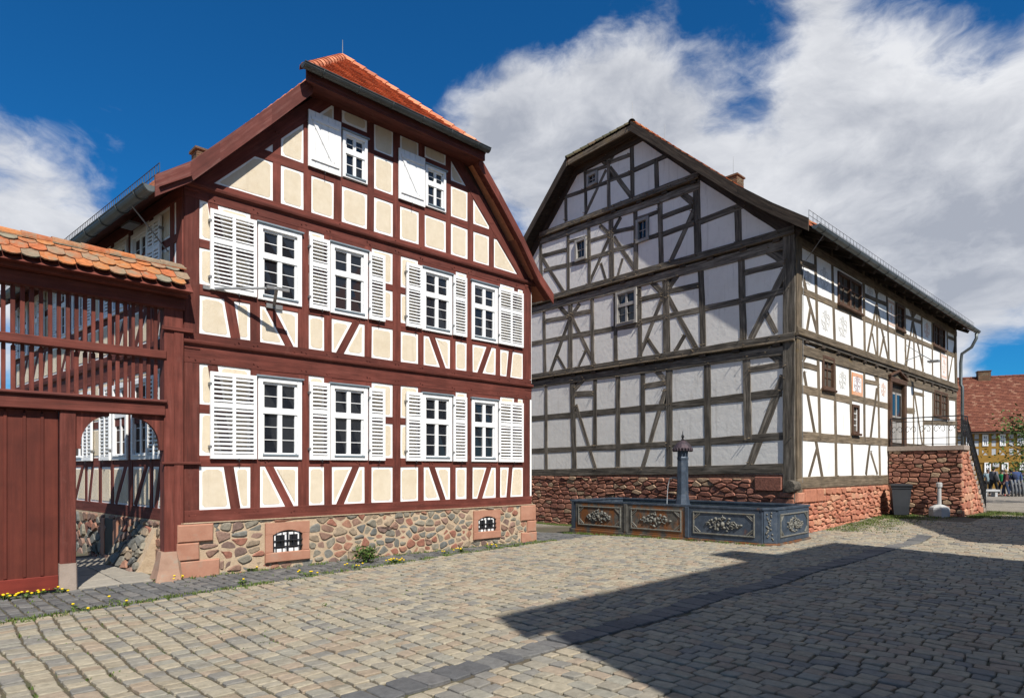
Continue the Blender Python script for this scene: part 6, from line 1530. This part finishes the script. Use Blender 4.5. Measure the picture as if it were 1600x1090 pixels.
# ground material: mossy joint sand under the setts, worn setts farther off
m, t, b = newmat('ground'); M['ground'] = m
pos = _pos(t)
rot = _n(t, 'ShaderNodeMapping'); rot.inputs['Rotation'].default_value = (0, 0, -math.atan2(E_L.y, E_L.x)); t.links.new(pos, rot.inputs['Vector'])
br = _n(t, 'ShaderNodeTexBrick'); br.inputs['Scale'].default_value = 1; br.inputs['Brick Width'].default_value = .21; br.inputs['Row Height'].default_value = .19; br.inputs['Mortar Size'].default_value = .018
br.inputs['Color1'].default_value = (.30, .265, .22, 1); br.inputs['Color2'].default_value = (.225, .20, .17, 1); br.inputs['Mortar'].default_value = (.12, .095, .06, 1); t.links.new(rot.outputs[0], br.inputs['Vector'])
nz = _ramp(t, _noise(t, pos, .9, 8, .65), [(.3, (.75,)*3), (.7, (1.15,)*3)])
far = _mix(t, 1.0, br.outputs['Color'], nz, 'MULTIPLY')
near = _ramp(t, _noise(t, pos, 8, 6), [(.35, (.060, .048, .030)), (.65, (.105, .085, .055))])
near = _mix(t, _ramp(t, _noise(t, pos, 2.0, 6, .65), [(.50, (0,)*3), (.64, (.8,)*3)]), near, (.055, .065, .022))
sx = _n(t, 'ShaderNodeSeparateXYZ'); t.links.new(pos, sx.inputs[0])
mr = _n(t, 'ShaderNodeMapRange'); t.links.new(sx.outputs['Y'], mr.inputs[0]); mr.inputs[1].default_value = 22.5; mr.inputs[2].default_value = 24.5
t.links.new(_mix(t, mr.outputs[0], near, far), b.inputs['Base Color']); b.inputs['Roughness'].default_value = .92
_bump(t, b, _noise(t, pos, 40, 6), .5, .015)
me = bpy.data.meshes.new('ground'); me.from_pydata(vs_, [], fs_); me.materials.append(m)
ground = bpy.data.objects.new('ground', me); COL.objects.link(ground); ground['kind'] = 'structure'; BASE['ground'] = V((0, 0, 0))
def croot(name):
    o = bpy.data.objects.new(name, None); COL.objects.link(o); o['kind'] = 'structure'; o.empty_display_size = .2; BASE[o.name] = V((0, 0, 0)); return o
def proj(x, y, z=0.0): return 800+1000*x/y, 733+1000*(EYE-z)/y
def inpoly(x, y, poly):
    c = False
    for i in range(len(poly)):
        (x0, y0), (x1, y1) = poly[i-1], poly[i]
        if (y0 > y) != (y1 > y) and x < (x1-x0)*(y-y0)/(y1-y0)+x0: c = not c
    return c
foot = [[FF.pt(a, 0, b_).xy[:] for a, b_ in off(out_p, -.03)], [FG.pt(u, 0, d).xy[:] for u, d in ((0, .0), (GW_, .0))]+[(FG.pt(GW_, 0, 0)+FS.u*18).xy[:], FS.pt(18, 0, 0).xy[:]],
        [FS.pt(u, 0, d).xy[:] for u, d in ((7.7, 0), (7.7, 2.2), (11.4, 2.2), (11.4, 0))], [FL.pt(u, 0, d).xy[:] for u, d in ((-.5, -12), (-.5, .06), (8.1, .06), (8.1, -12))]]
wig = lambda a, l: (0.022*math.sin(a*1.1+l*1.3)+0.014*math.sin(l*2.9-a*.7+1.0), 0.03*math.sin(a*1.7+.5)+0.02*math.sin(l*1.9+a*2.3))
def sett(a, l, da, dl, top=.022, rnd=random):
    """one sett: bevelled, slightly domed block"""
    j = lambda s=.010: rnd.uniform(-s, s)
    cs = [(a-da/2+j(), l-dl/2+j()), (a+da/2+j(), l-dl/2+j()), (a+da/2+j(), l+dl/2+j()), (a-da/2+j(), l+dl/2+j())]
    cs = chaikin(cs, .09); k = []
    tz = top+rnd.uniform(-.006, .006); ta, tl = j(.05), j(.05)
    ca = sum(c[0] for c in cs)/8; cl_2 = sum(c[1] for c in cs)/8
    bev = inset(cs, .009)
    def P(q, h): 
        wa, wl = wig(*q); x, y = al(q[0]+wa, q[1]+wl); return V((x, y, gz(x, y)+h+ta*(q[0]-ca)+tl*(q[1]-cl_2)))
    return [[P(q, -.01) for q in cs], [P(q, tz-.007) for q in inset(cs, .001)], [P(q, tz) for q in bev]], P((ca, cl_2), tz+.0015)
def lay(root, gen, name, mat, nbig=300):
    items = []
    for (a, l, da, dl) in gen:
        wa, wl = wig(a, l); x, y = al(a+wa, l+wl)
        if y < 1.5: continue
        px, py = proj(x, y)
        if px < -330 or px > 1930 or py > 1330: continue
        if any(inpoly(x, y, f) for f in foot): continue
        sz = 1e6*da*dl*EYE/y**3 if (0 < px < 1600 and py < 1090) else 0
        items.append((sz, a, l, da, dl))
    items.sort(reverse=True)
    rest = MB()
    for i, (_, a, l, da, dl) in enumerate(items):
        rings, c = sett(a, l, da, dl)
        mb = MB() if i < nbig else rest
        n = 8; vs = [p for r in rings for p in r]+[c]; fs = []
        for k in range(2):
            for q in range(n): fs.append((k*n+q, k*n+(q+1) % n, (k+1)*n+(q+1) % n, (k+1)*n+q))
        for q in range(n): fs.append((2*n+q, 2*n+(q+1) % n, 3*n))
        mb.add(vs, fs)
        if i < nbig: mb.build(name, mat, root)
    if rest.v: rest.build(name, mat, root, False, 'stuff')
    print(name, len(items))
CURB = lambda a: 9.27+(a-1.66)*.135
CH0, CH1 = 3.98, 4.46                                    # the drain channel of dark setts
def rows(a0, a1, l0f, l1f, pitch, lens, seed, mask=None):
    rnd = random.Random(seed); a = a0
    while a < a1:
        p = pitch*rnd.uniform(.92, 1.1); l = l0f(a)+rnd.uniform(-.1, 0); L1 = l1f(a)
        while l < L1-.05:
            dl = rnd.uniform(*lens); 
            if l+dl > L1: dl = L1-l
            if dl > .06 and (mask is None or mask(a, l)): yield (a+p/2, l+dl/2, p-.026, dl-.012)
            l += dl
        a += p
sq = croot('cobbled_square')
A_ = list(rows(-1.0, 23.0, lambda a: CH1 if a < 19 else CH0+.1, lambda a: CURB(a) if a < 13.2 else 10.9, .185, (.10, .18), 1, lambda a, l: al(a, l)[1] < 24.2))
B_ = list(rows(0.2, 27.0, lambda a: -6.0, lambda a: CH0+.09, .172, (.13, .25), 2, lambda a, l: al(a, l)[1] < 24.2))
lay(sq, A_+B_, 'cobblestone', 'cobble')
ch = croot('drain_channel')
C_ = []
rnd = random.Random(3)
for l0, l1, ln in ((CH0+.12, CH1, (.17, .26)),):
    a = -.5
    while a < 19:
        d = rnd.uniform(*ln); C_.append((a+d/2, (l0+l1)/2, d-.012, l1-l0-.012)); a += d
lay(ch, C_, 'channel_stone', 'channel', 200)
pv = croot('pavement')
D_ = list(rows(-6.0, 14.0, lambda a: CURB(a)+.03, lambda a: 11.0 if a < 11.6 else 16.0, .165, (.13, .20), 4, lambda a, l: al(a, l)[1] < 24.5 and not (1.93 < a < 3.12 and l > 10.95)))
lay(pv, D_, 'paving_stone', 'basalt', 250)
# flagstones through the wicket
fl = croot('courtyard_path')
for i in range(6):
    for k in range(2):
        u0, u1 = (-1.42, -.86) if k == 0 else (-.85, -.34); d1 = .02-i*.62; d0 = d1-.60
        q = [(u0+R(0, .02), d0), (u1-R(0, .02), d0), (u1, d1), (u0, d1)]; mb = MB()
        P2 = lambda q, h: [FL.pt(a, gz(*FL.pt(a, 0, d).xy)+h, d) for a, d in q]
        mb.ring([P2(q, -.02), P2(q, .035), P2(inset(q, .012), .042)]); mb.build('flagstone', 'flag', fl)

# ------------------------------------------------------------------ weeds and plants
def blades(mb, x, y, n, r, h, rnd):
    for _ in range(n):
        a, q = rnd.uniform(0, 6.28), r*math.sqrt(rnd.random()); px, py = x+q*math.cos(a), y+q*math.sin(a); g = gz(px, py); b = rnd.uniform(0, 6.28); w_ = .009; hh = h*rnd.uniform(.5, 1.2); ln = V((math.cos(b+1.3), math.sin(b+1.3), 0))*hh*rnd.uniform(.1, .7)
        s = V((math.cos(b), math.sin(b), 0))*w_; p = V((px, py, g)); mb.add([p-s, p+s, p+s*.7+ln*.4+V((0, 0, hh*.6)), p-s*.7+ln*.4+V((0, 0, hh*.6)), p+ln+V((0, 0, hh))], [(0, 1, 2, 3), (3, 2, 4)])
rnd = random.Random(8); mb = MB()
for _ in range(330):                                     # along the edge of the dark pavement
    a = rnd.uniform(-3, 12); x, y = al(a, CURB(a)+rnd.gauss(0, .05)); blades(mb, x, y, 14, .08, .055, rnd)
for _ in range(170):                                     # joints of the pavement
    a = rnd.uniform(-3, 11.4); x, y = al(a, rnd.uniform(CURB(a), 10.95)); blades(mb, x, y, 6, .05, .035, rnd)
for _ in range(110):                                     # foot of the red house
    u = rnd.uniform(-.1, 8.1); p = FL.pt(u, 0, rnd.uniform(.10, .2)); blades(mb, p.x, p.y, 8, .06, .06, rnd)
for _ in range(150):                                     # foot of the fountain
    u = rnd.uniform(-.2, 5.6) if rnd.random() < .5 else rnd.uniform(2.8, 5.8); p = FF.pt(u, 0, rnd.uniform(.05, .18)); blades(mb, p.x, p.y, 12, .08, .07, rnd)
for _ in range(1300):                                     # grassy edge before the sandstone base and stairs
    u = rnd.uniform(1.6, 12.5); d = .12+abs(rnd.gauss(0, .7)); d += 2.2 if 7.6 < u < 11.5 else 0; p = FS.pt(u, 0, d); blades(mb, p.x, p.y, 10, .12, .055, rnd)
for _ in range(260):
    u = rnd.uniform(-.2, 4.2); p = FG.pt(rnd.uniform(6, 11), 0, rnd.uniform(.1, .35)); blades(mb, p.x, p.y, 8, .1, .06, rnd)
for _ in range(420):                                     # moss tufts in the setts
    a = rnd.uniform(-1, 13); l = rnd.uniform(CH1+1.5, CURB(a)); x, y = al(a, l); blades(mb, x, y, 5, .05, .03, rnd)
o = mb.build('grass', 'grass', None, kind='stuff')
def dandelion(px, py, label, nf, nl, spread=.12):
    Y = 1000*EYE/(py-733); X = (px-800)/1000*Y; g = gz(X, Y); t = thing('dandelion', label, 'plant', (X, Y, g), 'dandelions along the edge of the pavement'); lf = MB(); rnd = random.Random(int(px*7+py))
    for _ in range(nl):
        a = rnd.uniform(0, 6.28); r0 = rnd.uniform(0, spread*.6); b = rnd.uniform(0, 6.28); c = V((X+r0*math.cos(b), Y+r0*math.sin(b), g+.02)); l = rnd.uniform(.06, .12); d = V((math.cos(a), math.sin(a), 0)); s = V((-d.y, d.x, 0))*l*.14
        up = V((0, 0, l*rnd.uniform(.2, .6))); lf.add([c, c+d*l*.35+s*.8+up*.7, c+d*l*.7+s+up, c+d*l+up*.8, c+d*l*.7-s+up, c+d*l*.35-s*.8+up*.7], [(0, 1, 2, 3, 4, 5)])
    lf.build('leaves', 'leaf', t)
    for _ in range(nf):
        a = rnd.uniform(0, 6.28); r0 = spread*math.sqrt(rnd.random()); c = V((X+r0*math.cos(a)*1.6, Y+r0*math.sin(a), g)); h = rnd.uniform(.05, .10); f = MB(); f.lathe(c+V((0, 0, h)), [(.005, -.012), (.017, 0), (.019, .008), (.010, .014)], 8); f.build('flower', 'yellow', t)
        s = MB(); s.tube([c, c+V((0, 0, h))], .003, 4); s.build('stem', 'leaf', t)
for a in [(8, 938, 'dense dandelion clump with many flowers at the left edge below the gate leaf', 8, 26), (38, 936, 'dandelion clump below the bright red base board of the gate', 4, 14), (60, 931, 'single tall dandelion below the right part of the gate leaf', 2, 8),
          (97, 927, 'dandelion clump at the grey stone foot of the gate post', 4, 14), (119, 956, 'yellow dandelion in the pavement edge in front of the wicket opening', 2, 12), (187, 944, 'lone dandelion flower in the pavement edge before the tapered post stone', 2, 6),
          (253, 909, 'dandelions with two blooms before the tapered pinkish post stone', 4, 12), (272, 908, 'dandelions between the post stone and the red house corner', 5, 12), (379, 913, 'low leafy dandelion rosette on the pavement edge below the left cellar window', 1, 16), (393, 893, 'leafy weed with few flowers against the field stone plinth left of the cellar window', 2, 26),
          (478, 900, 'yellow-brown dandelion patch right of the left cellar window on the pavement edge', 5, 14), (553, 888, 'small dandelion patch on the pavement edge left of the green bush', 5, 12), (617, 880, 'large sprawling dandelion patch just right of the green bush', 12, 30), (720, 862, 'dandelion patch on the pavement edge left of the right cellar window', 4, 16), (765, 856, 'dandelion patch on the pavement edge below the right cellar window', 5, 14), (697, 866, 'small dandelion tuft on the pavement edge between two larger patches', 3, 12)]:
    dandelion(*a)
Y = 1000*EYE/(880-733); X = (573-800)/1000*Y; bs = thing('bush', 'small dark green leafy bush against the field stone plinth of the red house', 'plant', (X, Y, 0)); lf = MB(); rnd = random.Random(2); st = MB()
for k in range(14):
    a = rnd.uniform(0, 6.28); e = V((X+.20*math.cos(a), Y+.15*math.sin(a), rnd.uniform(.15, .36))); st.tube([V((X, Y, 0)), V((X, Y, 0)).lerp(e, .5)+V((0, 0, .03)), e], [.006, .005, .003], 4)
    for _ in range(34):
        c = e.lerp(V((X, Y, .05)), rnd.random()*.7)+V((rnd.gauss(0, .045), rnd.gauss(0, .045), rnd.gauss(0, .04))); u_ = V((rnd.gauss(0, 1), rnd.gauss(0, 1), rnd.gauss(.3, .6))).normalized(); v_ = u_.cross(V((rnd.gauss(0, 1), rnd.gauss(0, 1), rnd.gauss(0, 1)))).normalized(); s = rnd.uniform(.035, .07)
        lf.add([c, c+u_*s*.5+v_*s*.32, c+u_*s, c+u_*s*.5-v_*s*.32], [(0, 1, 2, 3)])
lf.build('foliage', 'leaf', bs, kind='stuff'); st.build('stem', 'bark', bs)
